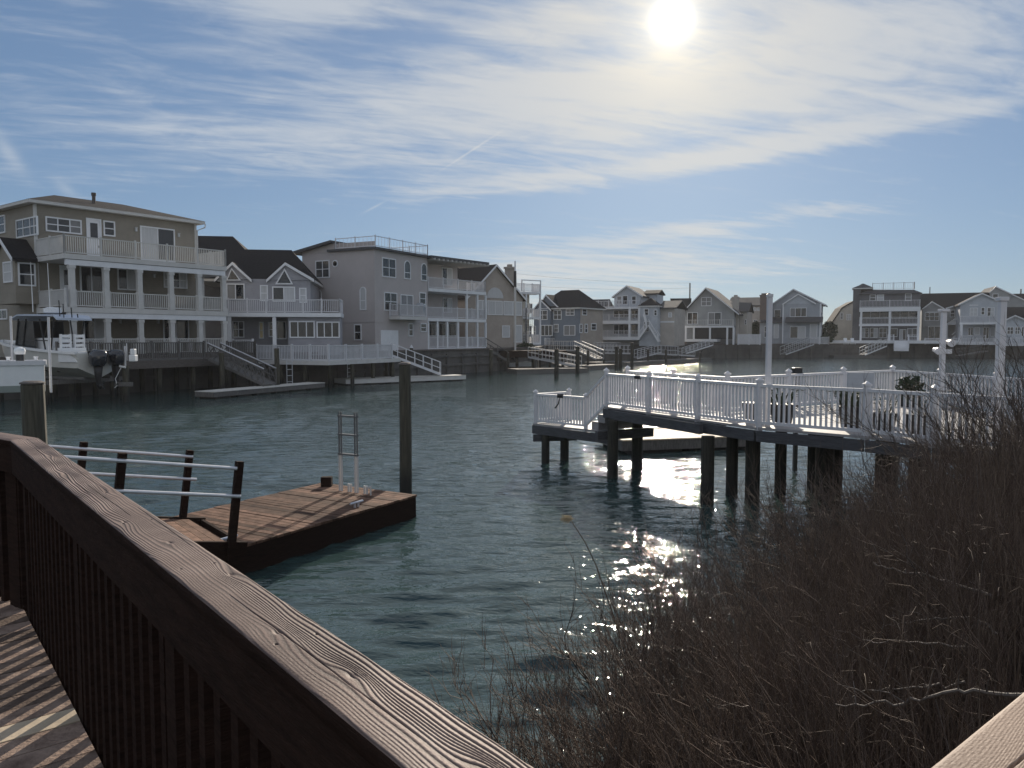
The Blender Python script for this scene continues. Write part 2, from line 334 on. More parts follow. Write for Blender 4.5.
def gauss(x, c, w):
    t = mth('DIVIDE', mth('SUBTRACT', x, c), w); return mth('POWER', math.e, mth('MULTIPLY', mth('MULTIPLY', t, t), -1.0))
R = math.radians
def bank(azc, azw, elc, elw, slope):
    """soft bank: gaussian in azimuth and in elevation tilted by slope"""
    e = mth('SUBTRACT', el, mth('MULTIPLY', mth('SUBTRACT', az, R(azc)), slope))
    return mth('MULTIPLY', gauss(az, R(azc), R(azw)), gauss(e, R(elc), R(elw)))
n_a = noise(cx_, cy_, .9, 4.0, R(14), 1.7, 9, .62, .5)
n_b = noise(cx_, cy_, 1.9, 7.5, R(20), 7.3, 9, .56, 1.3)
n_d = noise(cx_, cy_, 4.0, 7.0, R(24), 2.2, 9, .6, 1.0)
n_c = noise(az, el, 3.0, 22.0, R(8), 3.1, 7, .55, .2)
st = mth('ADD', mth('ADD', mth('MULTIPLY', n_a, .62), mth('MULTIPLY', n_b, .40)), mth('MULTIPLY_ADD', n_c, .22, mth('MULTIPLY', n_d, .34)))
cov = None
for b, w in ((bank(6, 17, 16.8, 4.2, .10), .72), (bank(-18, 16, 13.8, 2.6, .10), .62), (bank(26, 14, 17.5, 4.5, .1), .55), (bank(16, 22, 12.6, .85, .10), .85), (bank(4, 16, 4.8, 2.3, .05), .95), (bank(16, 10, 8.0, .7, .09), .5),
             (bank(-14, 8, 22, 2.2, .35), .45), (bank(4, 8, 22.3, 1.6, .2), .55), (bank(-30, 18, 9.5, 3, .0), .15), (bank(0, 180, 60, 35, 0), .35), (bank(-2, 60, 44, 18, 0), 1.3)):  # last bank is added above the view to brighten water reflections
    b = mth('MULTIPLY', b, w); cov = b if cov is None else mth('ADD', cov, b)
mr = N.new('ShaderNodeMapRange'); mr.interpolation_type = 'SMOOTHSTEP'; LK.new(mth('ADD', mth('MULTIPLY', cov, .40), st), mr.inputs[0]); mr.inputs[1].default_value = .885; mr.inputs[2].default_value = 1.27
cl = mr.outputs[0]
# short contrails and a wisp
def streak(px0, py0, px1, py1, w, amp):
    a = ray(px0, py0).normalized(); b = ray(px1, py1).normalized(); mid = ((a + b) / 2).normalized(); al = (b - a).normalized(); pe = mid.cross(al).normalized(); half = (b - a).length / 2
    return mth('MULTIPLY', mth('MULTIPLY', gauss(vdot(DIR, tuple(al)), al.dot(mid), half), gauss(vdot(DIR, tuple(pe)), 0.0, w)), mth('MULTIPLY', mth('GREATER_THAN', vdot(DIR, tuple(mid)), .5), amp))
for a in ((445, 168, 494, 136, .0012, .5), (365, 212, 384, 202, .0013, .45), (-6, 132, 22, 172, .0075, .5), (54, 178, 76, 198, .006, .32)):
    cl = mth('ADD', cl, streak(*a))
back = N.new('ShaderNodeMapRange'); back.interpolation_type = 'SMOOTHSTEP'; LK.new(mth('ABSOLUTE', az), back.inputs[0]); back.inputs[1].default_value = R(50); back.inputs[2].default_value = R(110)  # unseen bright cloud cover added behind the camera as fill light
cl = mth('MAXIMUM', cl, mth('MULTIPLY', back.outputs[0], mth('MULTIPLY_ADD', n_a, .5, .55)))
cl = mth('MINIMUM', cl, 1.0)
sd = vdot(DIR, tuple(SUN)); ang = mth('ARCCOSINE', mth('MINIMUM', sd, 1.0))
near = mth('POWER', math.e, mth('DIVIDE', ang, -R(17)))
ccol = mixc(near, mixc(back.outputs[0], (4.1, 4.6, 5.3), (4.9, 5.1, 5.45)), (6.5, 6.05, 5.2))
lowf = mth('POWER', math.e, mth('DIVIDE', el, -R(4.5))); ccol = mixc(mth('MULTIPLY', lowf, .8), ccol, (6.6, 6.1, 5.2))
gm = N.new('ShaderNodeGamma'); gm.inputs['Gamma'].default_value = .5; LK.new(sky.outputs[0], gm.inputs['Color']); vm = N.new('ShaderNodeVectorMath'); vm.operation = 'MULTIPLY'; LK.new(gm.outputs[0], vm.inputs[0]); vm.inputs[1].default_value = (.82, 1.08, 1.46); base = vm.outputs[0]
col = mixc(mth('MULTIPLY', cl, .76), base, ccol)
# aureole of the veiled sun
q_ = mth('DIVIDE', ang, R(.95)); core = mth('MULTIPLY', mth('POWER', math.e, mth('MULTIPLY', mth('MULTIPLY', q_, q_), -1.0)), 14)
def addc(a, f, c):
    n = N.new('ShaderNodeVectorMath'); n.operation = 'SCALE'; n.inputs[0].default_value = c; LK.new(f, n.inputs['Scale'])
    m_ = N.new('ShaderNodeVectorMath'); m_.operation = 'ADD'; LK.new(a, m_.inputs[0]); LK.new(n.outputs[0], m_.inputs[1]); return m_.outputs[0]
col = addc(col, core, (1, .95, .82))
col = addc(col, mth('POWER', math.e, mth('DIVIDE', ang, -R(1.7))), (6.5, 5.4, 3.4))
col = addc(col, mth('POWER', math.e, mth('DIVIDE', ang, -R(6))), (1.6, 1.3, .75))
LK.new(col, bg.inputs['Color'])
# ------------------------------------------------------------------ water and land
def water_mat():
    m, nt, N2, L2, P = nodes('water')
    P.inputs['Base Color'].default_value = (.034, .062, .060, 1); P.inputs['Roughness'].default_value = .035; P.inputs['IOR'].default_value = 1.33; P.inputs['Specular IOR Level'].default_value = 1.0
    tc = N2.new('ShaderNodeTexCoord'); prev = None
    def layer(scale, sc, rot, strength, dist, detail, distort=0.3):
        nonlocal prev
        mp = N2.new('ShaderNodeMapping'); L2.new(tc.outputs['Object'], mp.inputs[0]); mp.inputs['Scale'].default_value = sc; mp.inputs['Rotation'].default_value = (0, 0, rot)
        n = N2.new('ShaderNodeTexNoise'); n.inputs['Scale'].default_value = scale; n.inputs['Detail'].default_value = detail; n.inputs['Roughness'].default_value = .5; n.inputs['Distortion'].default_value = distort
        L2.new(mp.outputs[0], n.inputs['Vector']); b = N2.new('ShaderNodeBump'); b.inputs['Strength'].default_value = strength; b.inputs['Distance'].default_value = dist
        L2.new(n.outputs['Fac'], b.inputs['Height'])
        if prev: L2.new(prev.outputs[0], b.inputs['Normal'])
        prev = b
    layer(.55, (.3, 1.0, 1), R(-5), 1.0, .045, 2)
    layer(1.9, (.42, 1.0, 1), R(7), 1.0, .06, 3)
    layer(5.5, (.42, 1.0, 1), R(-8), 1.0, .032, 3)
    layer(17, (.5, 1.0, 1), R(3), 1.0, .009, 2)
    L2.new(prev.outputs[0], P.inputs['Normal']); M['water'] = m
water_mat()
def fast_mesh(name, vs, q):
    me = bpy.data.meshes.new(name); me.vertices.add(len(vs)); me.vertices.foreach_set('co', np.ascontiguousarray(vs, np.float32).reshape(-1)); k = q.shape[1]
    me.loops.add(q.size); me.loops.foreach_set('vertex_index', np.ascontiguousarray(q, np.int32).reshape(-1)); me.polygons.add(len(q)); me.polygons.foreach_set('loop_start', np.arange(len(q), dtype=np.int32) * k); me.update(calc_edges=True); return me
# wind ripples: a sum of short wave trains, real relief near the boardwalk, fading into the flat far sheet
wx = np.linspace(-20, 17, 560); wy = 2.6 * np.exp(np.linspace(0, math.log(52 / 2.6), 660)); WX, WY = np.meshgrid(wx, wy); WZ = np.zeros_like(WX); rw = np.random.default_rng(4)
for i in range(70):
    lam = .24 * (.95 / .24) ** rw.random(); th = math.pi / 2 + rw.normal(.06, .26); k = 2 * math.pi / lam; a = .031 * rw.uniform(.5, 1.3) / k * (lam / .7) ** .12
    ph = k * (WX * math.cos(th) + WY * math.sin(th)) + rw.uniform(0, 6.28); res = np.clip(lam / (WY * .0046 * 2.6) - 1, 0, 1)
    WZ += a * (np.sin(ph) + .18 * np.cos(2 * ph)) * res
gust = .8 + .35 * np.sin(WX * .31 + 1.3 * np.sin(WY * .17)) * np.sin(WY * .23 + .6); fade = np.clip(np.minimum(np.minimum(WX + 20, 17 - WX) / 2.5, np.minimum(WY - 2.6, (52 - WY) / 12)), 0, 1); WZ *= gust * fade
nw, nh = len(wx), len(wy); vs = np.concatenate([np.stack([WX, WY, WZ], -1).reshape(-1, 3), [(-1500, -300, 0), (1500, -300, 0), (1500, 2500, 0), (-1500, 2500, 0)]])
ii = (np.arange(nh - 1)[:, None] * nw + np.arange(nw - 1)[None]); q = np.stack([ii, ii + 1, ii + nw + 1, ii + nw], -1).reshape(-1, 4); o = nw * nh
q = np.concatenate([q, [(o, o + 1, nw - 1, 0), (o + 1, o + 2, nw * nh - 1, nw - 1), (o + 2, o + 3, nw * (nh - 1), nw * nh - 1), (o + 3, o, 0, nw * (nh - 1))]])
me = fast_mesh('water', vs, q); me.polygons.foreach_set('use_smooth', [True] * len(me.polygons)); me.materials.append(M['water']); wo = bpy.data.objects.new('water', me); COL.objects.link(wo); tag(wo, kind='structure')
mb = MB(); mb.add([(-1500, -300, -3), (1500, -300, -3), (1500, 2500, -3), (-1500, 2500, -3)], [(0, 1, 2, 3)])
tag(mb.build('canal_bed', 'soil', origin=(0, 0, -3)), kind='structure')
shore_left = [(-90, -40), (-70, 5), (-36, 37), (-27.5, 46.2), (-20.6, 56.6), (-12.6, 60.5), (-10.4, 66), (-7.2, 73), (-1.9, 82), (-1.0, 84.5), (2.6, 90), (4, 104), (5, 114)]
shore_far = [(5, 114), (9, 117.5), (15, 120), (22, 124), (29, 130), (42, 133), (58, 136), (88, 134), (130, 124), (200, 100)]
land = shore_left + shore_far[1:] + [(900, 60), (1400, 2400), (-1400, 2400), (-1400, -40)]
mb = MB(); mb.prism(land, -2.9, 2.25); tag(mb.build('land', 'land', origin=(0, 120, 0)), kind='structure')
def bulkhead(pts, label):
    mb = MB(); cap = MB()
    e = thing('bulkhead', label, 'sea wall', (*pts[len(pts) // 2], 0), 'sea walls along the canal')
    for a, b in zip(pts[:-1], pts[1:]):
        a = Vector((*a, 0)); b = Vector((*b, 0)); d = (b - a).normalized(); nn = Vector((d.y, -d.x, 0)); L = (b - a).length
        q = [a + nn * .01, a + nn * .25, b + nn * .25, b + nn * .01]
        mb.prism([(p.x, p.y) for p in q], -1, 2.3)
        k = int(L / 2.2)
        for i in range(k):
            p = a + d * (L * (i + .5) / k) + nn * .33; mb.prism([(p.x + d.x * s1 * .12 + nn.x * s2 * .1, p.y + d.y * s1 * .12 + nn.y * s2 * .1) for s1, s2 in ((-1, -1), (1, -1), (1, 1), (-1, 1))], -1, 2.0)
        for zz in (.9, 1.75): mb.bar(a + nn * .34 + Vector((0, 0, zz)), b + nn * .34 + Vector((0, 0, zz)), .14, .2)
        cap.bar(a + nn * .12 + Vector((0, 0, 2.38)), b + nn * .12 + Vector((0, 0, 2.38)), .6, .14)
    mb.build('wall', 'bulkhead_mat', e); cap.build('cap', 'old_wood', e)
bulkhead(shore_left[1:], 'dark timber sea wall under the houses on the left bank'); bulkhead(shore_far, 'dark timber sea wall below the far row of houses')
# ------------------------------------------------------------------ near bank on the right
SH = np.array([(-6, -3.0), (0, -1.4), (2, -.7), (4, .35), (5.5, 1.25), (7, 2.5), (8.5, 4.1), (10, 6.0), (12, 8.6), (15, 12.2), (20, 15.5), (30, 20), (45, 30)])
def shore_x(y): return np.interp(y, SH[:, 0], SH[:, 1])
def bank_z(x, y):
    d = (x - shore_x(y)) * .62
    return np.clip(d * .34, -.9, 1.0 + np.clip(d - 3, 0, 60) * .03) + .05 * np.sin(x * 2.3 + y) * np.cos(y * 1.9 - x * .7)
gx = np.concatenate([np.linspace(-4, 14, 73), np.linspace(14.6, 80, 40)]); gy = np.concatenate([np.linspace(-12, 16, 80), np.linspace(16.6, 40, 30)])
X, Y = np.meshgrid(gx, gy); Z = bank_z(X, Y); Wd = len(gx); mb = MB()
mb.v = [tuple(p) for p in np.stack([X, Y, Z], -1).reshape(-1, 3)]; mb.f = [(j * Wd + i, j * Wd + i + 1, (j + 1) * Wd + i + 1, (j + 1) * Wd + i) for j in range(len(gy) - 1) for i in range(Wd - 1)]
tag(mb.build('bank', 'soil', origin=(5, 5, 0), smooth=True), kind='structure')
# ------------------------------------------------------------------ our boardwalk and its railings
ZC = CAMZ - .58; ZD = CAMZ - 1.58
C0 = Vector((.245, .748, 0)); DL = Vector((-.63, .775, 0)).normalized(); PI_ = Vector((-DL.y, DL.x, 0))     # PI_ points to the deck side of the left rail
if PI_.x > 0: PI_ = -PI_
DR = -PI_ * 1.0                                                                                           # right rail direction
BEND = 4.72
def dk(s, p, z): v = C0 + DL * s + PI_ * p; return Vector((v.x, v.y, z))
mb = MB(); e = thing('boardwalk', 'brown plank boardwalk floor striped with railing shadow, one plank newer and yellower', 'boardwalk', dk(2, 1, ZD)); new = MB(); fr = MB()
s = -3.0; i = 0
while s < 8.4:
    w = .138; p0 = -4.2 if s < -.02 else (.1 if s < BEND else (s - BEND) * .30); p1 = 4.6
    t = new if abs(s - 3.03) < .072 else mb; dz = random.uniform(-.002, .002)
    t.hexa([dk(s, p0, ZD - .036 + dz), dk(s + w, p0, ZD - .036 + dz), dk(s + w, p1, ZD - .036 + dz), dk(s, p1, ZD - .036 + dz), dk(s, p0, ZD + dz), dk(s + w, p0, ZD + dz), dk(s + w, p1, ZD + dz), dk(s, p1, ZD + dz)]); s += .145
for p in (.12, 1.3, 2.5, 3.7): fr.bar(dk(.05, p, ZD - .16), dk(4.7 if p < .3 else 8.3, p, ZD - .16), .05, .22)
for sx, p in ((.15, .16), (2.4, .16), (4.6, .16), (2.4, 2.6), (6.5, 2.6), (.15, 2.6)):
    q = dk(sx, p, 0); fr.tube([(q.x, q.y, -1.5), (q.x, q.y, ZD - .05)], .13, 10)
mb.build('plank', 'walk_board', e); new.build('plank', 'tan_dock', e); fr.build('substructure', 'dark_wood', e)
def cap_mesh(P0, d, n, L, W, z, T, seed, m, knots, name, parent, step=.003, rs=.0085, am=.0024):
    """weathered plank with real grooves: growth rings bent round knots, carved into the top face"""
    r = np.random.default_rng(seed); U = np.arange(0, L + step, step); V = np.linspace(0, W, 150); u, v = np.meshgrid(U, V, indexing='ij')
    wob = sum(a * np.sin(u * f_ + ph + v * g) for a, f_, ph, g in ((.012, 2.1, r.uniform(0, 6), 5), (.006, 5.3, r.uniform(0, 6), 12), (.0025, 13, r.uniform(0, 6), 20), (.0012, 31, r.uniform(0, 6), 30)))
    ph = v + wob - W * .5
    for uk, vk, a, su, sv in knots: ph = ph + a * np.exp(-((u - uk) / su) ** 2 - ((v - vk) / sv) ** 2)
    fr_ = ph / rs + .5 * np.sin(ph * 90 + 1); w = fr_ - np.floor(fr_); g = np.clip(np.minimum(w / .7, (1 - w) / .3), 0, 1)
    amp = am * (.55 + .45 * np.sin(u * 1.7 + v * 20 + r.uniform(0, 6)))
    h = -amp * (1 - g) ** 1.5 - .0004 * r.random(u.shape) - .0012 * np.sin(u * 1.1 + 1) ** 2
    for uk, vk, a, su, sv in knots: h -= .0035 * np.exp(-((u - uk) / .012) ** 2 - ((v - vk) / .007) ** 2)
    for k in range(7):                                                       # drying checks
        uc, vc, ln = r.uniform(.2, L - .2), r.uniform(.01, W - .01), r.uniform(.1, .45)
        h -= .006 * np.exp(-((v - vc - .25 * (wob - wob.mean())) / .0011) ** 2) * np.clip(1 - np.abs(u - uc) / ln, 0, 1) ** .5
    for us in np.arange(.35, L, .61):                                         # screw holes in pairs
        for vs_ in (.028, W - .03): hole = np.exp(-(((u - us - .004 * np.sin(us * 40)) ** 2 + (v - vs_) ** 2) / .0035 ** 2) ** 2); h -= .004 * hole; g = g * (1 - .9 * hole)
    edge = np.minimum(v, W - v); h -= .004 * np.exp(-(edge / .003))
    p = [np.asarray(P0)[k] + u * d[k] + v * n[k] for k in range(2)]; top = np.stack([p[0], p[1], z + h], -1); nu, nv = u.shape
    side0 = top[:, :1].copy(); side0[..., 2] = z - T; side1 = top[:, -1:].copy(); side1[..., 2] = z - T
    G = np.concatenate([side0, top, side1], 1); nv2 = nv + 2; og = ORG[parent]
    vs = (G.reshape(-1, 3) - np.array(og)).astype(np.float32); idx = (np.arange(nu - 1)[:, None] * nv2 + np.arange(nv2 - 1)[None]); q = np.stack([idx, idx + nv2, idx + nv2 + 1, idx + 1], -1).reshape(-1, 4)
    bot = np.stack([np.arange(nu - 1) * nv2, np.arange(nu - 1) * nv2 + nv2 - 1, np.arange(1, nu) * nv2 + nv2 - 1, np.arange(1, nu) * nv2], -1)
    q = np.concatenate([q, bot])
    me = fast_mesh(name, vs, q); at = me.attributes.new('grain', 'FLOAT', 'POINT'); gg = np.concatenate([g[:, :1], g, g[:, -1:]], 1); at.data.foreach_set('value', gg.reshape(-1).astype(np.float32))
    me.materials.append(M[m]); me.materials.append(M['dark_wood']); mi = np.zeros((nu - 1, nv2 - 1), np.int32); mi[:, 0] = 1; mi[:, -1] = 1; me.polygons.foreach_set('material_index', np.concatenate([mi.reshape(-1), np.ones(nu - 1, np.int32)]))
    o = bpy.data.objects.new(name, me); COL.objects.link(o); o.parent = parent; ORG[o] = og; return o
def fast_mesh(name, vs, q):
    me = bpy.data.meshes.new(name); me.vertices.add(len(vs)); me.vertices.foreach_set('co', np.ascontiguousarray(vs, np.float32).reshape(-1)); k = q.shape[1]
    me.loops.add(q.size); me.loops.foreach_set('vertex_index', np.ascontiguousarray(q, np.int32).reshape(-1)); me.polygons.add(len(q)); me.polygons.foreach_set('loop_start', np.arange(len(q), dtype=np.int32) * k); me.update(calc_edges=True); return me
def grain_mat(key, c0, c1, c2, rough=.65):
    m, nt, N2, L2, P = nodes(key); at = N2.new('ShaderNodeAttribute'); at.attribute_name = 'grain'
    tc = N2.new('ShaderNodeTexCoord'); nb = N2.new('ShaderNodeTexNoise'); nb.inputs['Scale'].default_value = 1.7; nb.inputs['Detail'].default_value = 4; L2.new(tc.outputs['Object'], nb.inputs['Vector'])
    n = N2.new('ShaderNodeTexNoise'); n.inputs['Scale'].default_value = 7; n.inputs['Detail'].default_value = 7; n.inputs['Roughness'].default_value = .65; L2.new(tc.outputs['Object'], n.inputs['Vector'])
    def mx(f, a, b):
        x = N2.new('ShaderNodeMix'); x.data_type = 'RGBA'
        for i, y in ((0, f), (6, a), (7, b)):
            if isinstance(y, tuple): x.inputs[i].default_value = (*y, 1)
            else: L2.new(y, x.inputs[i])
        return x.outputs[2]
    mr = N2.new('ShaderNodeMapRange'); L2.new(n.outputs['Fac'], mr.inputs[0]); mr.inputs[1].default_value = .35; mr.inputs[2].default_value = .68
    mb_ = N2.new('ShaderNodeMapRange'); L2.new(nb.outputs['Fac'], mb_.inputs[0]); mb_.inputs[1].default_value = .38; mb_.inputs[2].default_value = .6; L2.new(mx(mb_.outputs[0], mx(at.outputs['Fac'], c0, tuple(x * .55 for x in c1)), mx(at.outputs['Fac'], c0, mx(mr.outputs[0], c1, c2))), P.inputs['Base Color']); P.inputs['Roughness'].default_value = rough; P.inputs['Specular IOR Level'].default_value = .35
    n3 = N2.new('ShaderNodeTexNoise'); n3.inputs['Scale'].default_value = 160; n3.inputs['Detail'].default_value = 3; L2.new(tc.outputs['Object'], n3.inputs['Vector'])
    b = N2.new('ShaderNodeBump'); b.inputs['Strength'].default_value = .35; b.inputs['Distance'].default_value = .003; L2.new(n3.outputs['Fac'], b.inputs['Height']); L2.new(b.outputs[0], P.inputs['Normal']); M[key] = m
grain_mat('cap_grey', (.055, .036, .03), (.33, .225, .18), (.45, .345, .29))
grain_mat('cap_pale', (.19, .125, .085), (.42, .30, .225), (.47, .35, .27))
def railing_run(e, P0, d, n, L, seed, capm, knots, posts, dark='dark_wood', **ck):
    """cap on edge boards, balusters and posts; n points to the deck side"""
    P0 = Vector(P0); W = .14; c = P0 + n * (W / 2); at = lambda s, o, z: Vector(((P0 + d * s + n * o).x, (P0 + d * s + n * o).y, z))
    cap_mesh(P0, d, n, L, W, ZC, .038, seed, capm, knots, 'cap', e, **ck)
    mb = MB(); mb.bar(at(.01, .118, ZC - .115), at(L - .01, .118, ZC - .115), .036, .15); mb.build('top_board', dark, e)
    mb = MB(); s = .08
    while s < L - .05: mb.bar(at(s, .075, ZD - .2), at(s, .075, ZC - .042), .032, .045, d); s += .118
    mb.build('balusters', dark, e)
    for s in posts:
        mb = MB(); mb.bar(at(s, .048, ZD - .3), at(s, .048, ZC - .041), .095, .088, d); mb.build('post', dark, e)
e = thing('deck_railing', 'weathered dark brown wooden railing with deeply grained grey cap running past the camera', 'railing', dk(2, .07, ZD))
kn = [(1.02, .085, .022, .10, .024), (1.45, .028, -.018, .09, .02), (.75, .06, .016, .08, .02), (2.2, .10, .02, .11, .026), (2.75, .045, -.02, .12, .024), (3.3, .09, .02, .12, .02), (.35, .05, .02, .09, .02), (1.85, .06, .014, .06, .016), (3.9, .05, .02, .1, .02)]
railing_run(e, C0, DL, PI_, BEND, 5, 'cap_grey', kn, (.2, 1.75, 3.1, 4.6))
D2 = (DL - Vector((-DL.y, DL.x, 0)) * -.30 * 1).normalized()
D2 = (DL + PI_ * .30).normalized(); N2_ = Vector((-D2.y, D2.x, 0)); N2_ = N2_ if N2_.dot(PI_) > 0 else -N2_
C2 = C0 + DL * (BEND + .012)
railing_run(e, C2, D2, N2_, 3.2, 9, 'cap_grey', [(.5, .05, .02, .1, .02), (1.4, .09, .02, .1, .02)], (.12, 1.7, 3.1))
e = thing('deck_railing', 'sunlit pale tan wooden railing cap cutting the bottom right corner', 'railing', dk(-1, -.6, ZD))
Nr = -DL
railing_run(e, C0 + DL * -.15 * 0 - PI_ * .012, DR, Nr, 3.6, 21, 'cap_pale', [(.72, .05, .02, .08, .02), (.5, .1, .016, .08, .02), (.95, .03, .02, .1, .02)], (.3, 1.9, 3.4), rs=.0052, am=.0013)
# ================================================================== left bank houses
def sub(f, H, c, lst, off=0.0, **k):
    for w in lst:
        kk = dict(k); 
        if len(w) > 5: kk.update(w[5])
        H.win(c, *w[:4], off, w[4], f=f, **kk)
# ---- house 1: three storeys of verandas
f = Face((40, 49), (199, 57.8)); H = House(f, 'olive three-storey house with stacked white verandas and a low hipped roof'); L = f.L
zr, z2, z3, zg = 12.0, 5.42, 8.62, 2.5
H.box('wall', 'olive', 0, L, 0, 9, 2.2, zr)
H.hip(0, L, 0, 9, zr - .02, 13.45, 3.6)
UR = f.u((227, 280), -4)
for z, t in ((z3, .3), (z2, .32)): H.box('deck', 'offwhite', -.1, UR, -4.02, -.004, z - t, z)
H.box('deck', 'old_wood', -.1, UR, -4.0, -.004, zg - .35, zg)
for z in (z3, z2): H.box('beam', 'white', .05, UR - .1, -3.97, -3.75, z - .3 - .36, z - .33); H.box('beam', 'white', UR - .25, UR - .05, -3.74, -.3, z - .3 - .36, z - .33)
cx = [f.u(c1(x, 430), -3.86) for x in (306, 452, 594, 728, 848, 952)]
for a, b in ((z2, z3 - .66), (zg, z2 - .68)):
    for u in cx:
        mb = MB(); f.hex(mb, u - .15, u + .15, -4.0, -3.72, a + .002, b - .003); f.hex(mb, u - .19, u + .19, -4.04, -3.68, a + .004, a + .22); f.hex(mb, u - .19, u + .19, -4.04, -3.68, b - .2, b - .006); mb.build('column', 'offwhite', H.e)
    mb = MB(); f.hex(mb, UR - .3, UR - .06, -1.2, -.96, a, b); mb.build('column', 'offwhite', H.e)
H.rail([(0, -.1, z3), (0, -3.93, z3), (UR - .06, -3.93, z3), (UR - .06, -.2, z3)], 1.12, m='offwhite', bal=.13, psp=2.4)
H.rail([(0, -.1, z2), (0, -3.86, z2)], 1.08, m='offwhite', bal=.13)
for i in range(len(cx) - 1): H.rail([(cx[i] + .2, -3.86, z2), (cx[i + 1] - .2, -3.86, z2)], 1.0, m='offwhite', bal=.13, psp=9); H.rail([(cx[i] + .2, -3.86, zg), (cx[i + 1] - .2, -3.86, zg)], 1.0, m='offwhite', bal=.13, psp=9)
H.rail([(UR - .06, -3.7, z2), (UR - .06, -.2, z2)], 1.0, m='offwhite', bal=.13)
mb = MB(); u0, u1 = UR - 3.0, UR - .2
sub(f, H, c1, [(193, 163, 347, 226, 3), (440, 175, 490, 240, 1), (598, 203, 745, 345, 2, dict(mid=False, panes=['curtain', 'glass']))])
def door(H, f, c, x0, y0, x1, y1, off=0.0, m='white', z0=None):
    ym = (y0 + y1) / 2; xm = (x0 + x1) / 2; u0 = f.u(c(x0, ym), off); u1 = f.u(c(x1, ym), off); zt = f.z(c(xm, y0), off); zb = z0 if z0 is not None else f.z(c(xm, y1), off)
    mb = MB(); f.hex(mb, u0, u0 + .1, off - .07, off + .02, zb, zt); f.hex(mb, u1 - .1, u1, off - .07, off + .02, zb, zt); f.hex(mb, u0 + .1, u1 - .1, off - .07, off + .02, zt - .1, zt); f.hex(mb, u0 + .1, u1 - .1, off - .04, off + .02, zb, zt - .1); d = mb.build('door', m, H.e)
    mb = MB(); f.hex(mb, u0 + .25, u1 - .25, off - .052, off - .038, zb + (zt - zb) * .55, zt - .3); mb.build('pane', 'glass', d); mb = MB(); f.hex(mb, u1 - .22, u1 - .16, off - .09, off - .035, zb + .95, zb + 1.1); mb.build('handle', 'black', d)
door(H, f, c1, 368, 165, 432, 300, z0=z3)
door(H, f, c1, 255, 365, 318, 500, m='white', z0=z2)
sub(f, H, c1, [(340, 368, 438, 480, 2, dict(mid=False)), (500, 378, 582, 470, 2, dict(mid=False, panes=['glass', 'curtain'])), (697, 392, 797, 462, 3, dict(panes=['curtain', 'glass', 'curtain'])), (355, 588, 450, 690, 2, dict(mid=False, panes=['glass', 'curtain'])), (695, 590, 805, 690, 2, dict(mid=False))])
for x, y in ((578, 212), (760, 236), (655, 410), (510, 605), (672, 605)):
    u, z = f.uz(c1(x, y)); mb = MB(); f.hex(mb, u - .07, u + .07, -.14, -.02, z - .12, z + .12); f.hex(mb, u - .1, u + .1, -.18, -.02, z + .122, z + .15); mb.build('wall_lamp', 'curtain', H.e)
fs = f.left(0, 12)
sub(fs, H, c1, [(-40, 155, 25, 232, 2), (72, 162, 162, 242, 3)])
# corner boards
mb = MB(); f.hex(mb, -.04, .12, -.045, .12, 2.3, zr - .02); f.hex(mb, L - .12, L + .04, -.045, .12, 2.3, zr - .02); mb.build('corner_board', 'offwhite', H.e)
# bay window on the side with its own small gable
ub1 = fs.u(c1(66, 440), -1.3); ub0 = ub1 - 3.0; zb1 = fs.z(c1(40, 335), -1.3); zb0 = fs.z(c1(40, 528), -1.3)
H.box('bay', 'olive', ub0, ub1, -1.3, -.004, zb0, zb1, f=fs)
H.gable(ub0, ub1, -1.3, -.02, zb1, zb1 + 1.15, 'olive', f=fs, over=.3)
sub(fs, H, c1, [(17, 348, 55, 438, 1)], off=-1.3)
fb = fs.right(ub1, 1.3); fb = Face((fs.W(ub1, -1.3, 0), 0), (fs.W(ub1, 0, 0), 0)); H.winuz(.15, 1.15, zb0 + 1.1, zb1 - .25, 0, 1, f=fb)
sub(fs, H, c1, [(-30, 552, 34, 596, 3, dict(mid=False))])
q = f.W(4.6, 2, 0); mb = MB(); mb.tube([(q.x, q.y, 12.3), (q.x, q.y, 13.35)], .12, 8); mb.tube([(q.x, q.y, 13.35), (q.x, q.y, 13.55)], .16, 8); mb.build('vent_pipe', 'old_wood', H.e)
mb = MB(); q = [f.W(L + .5, -.45, 12.0), f.W(L + .5, -.42, 11.75), f.W(L + .06, -.08, 11.5), f.W(L + .06, -.08, 2.6)]; mb.tube(q, .05, 6); q = [fs.W(9.7, -.1, 5.0), fs.W(9.7, -.1, 2.5)]; mb.tube(q, .05, 6); mb.build('downpipe', 'offwhite', H.e)
# ---- house 2: twin gables above a white deck
f = Face((228, 57.6), (341, 58.8)); H = House(f, 'grey house with two dark-roofed gables, triangular windows and long white deck railing')
z2, zg = 5.42, 2.3; uw0 = -.9; uw1 = f.u(c2(607, 340), 3); UE = f.u((341, 314), 0)
H.box('wall', 'grey_side', uw0, uw1, 3, 11, 2.2, 8.15)
H.box('deck', 'white', -.5, UE, .02, 2.996, z2 - .3, z2)
H.rail([(.1, .1, z2), (UE - .1, .1, z2), (UE - .1, 2.9, z2)], 1.02, psp=1.3)
ze = 8.15
for (pk, b0, b1) in (((245, 193), 176, 322), ((491, 195), 417, 612)):
    u0, u1 = f.u(c2(b0, 290), 2.9), f.u(c2(b1, 290), 2.9); up, zp = f.uz(c2(*pk), 2.9)
    H.gable(u0, u1, 2.9, 8.5, ze - .05, zp - .25, 'grey_side', over=.22, uc=up, wt=.09)
H.hip(uw0 - 2, uw1, 3.4, 11, 7.95, 10.9, 2.3, over=.35)
H.hip(-7.6, 1.0, 7.2, 16, 9.4, 12.5, 3.0, over=.2); H.box('wall', 'grey_side', -4.2, 1.6, 11.003, 16, 2.2, 9.7)
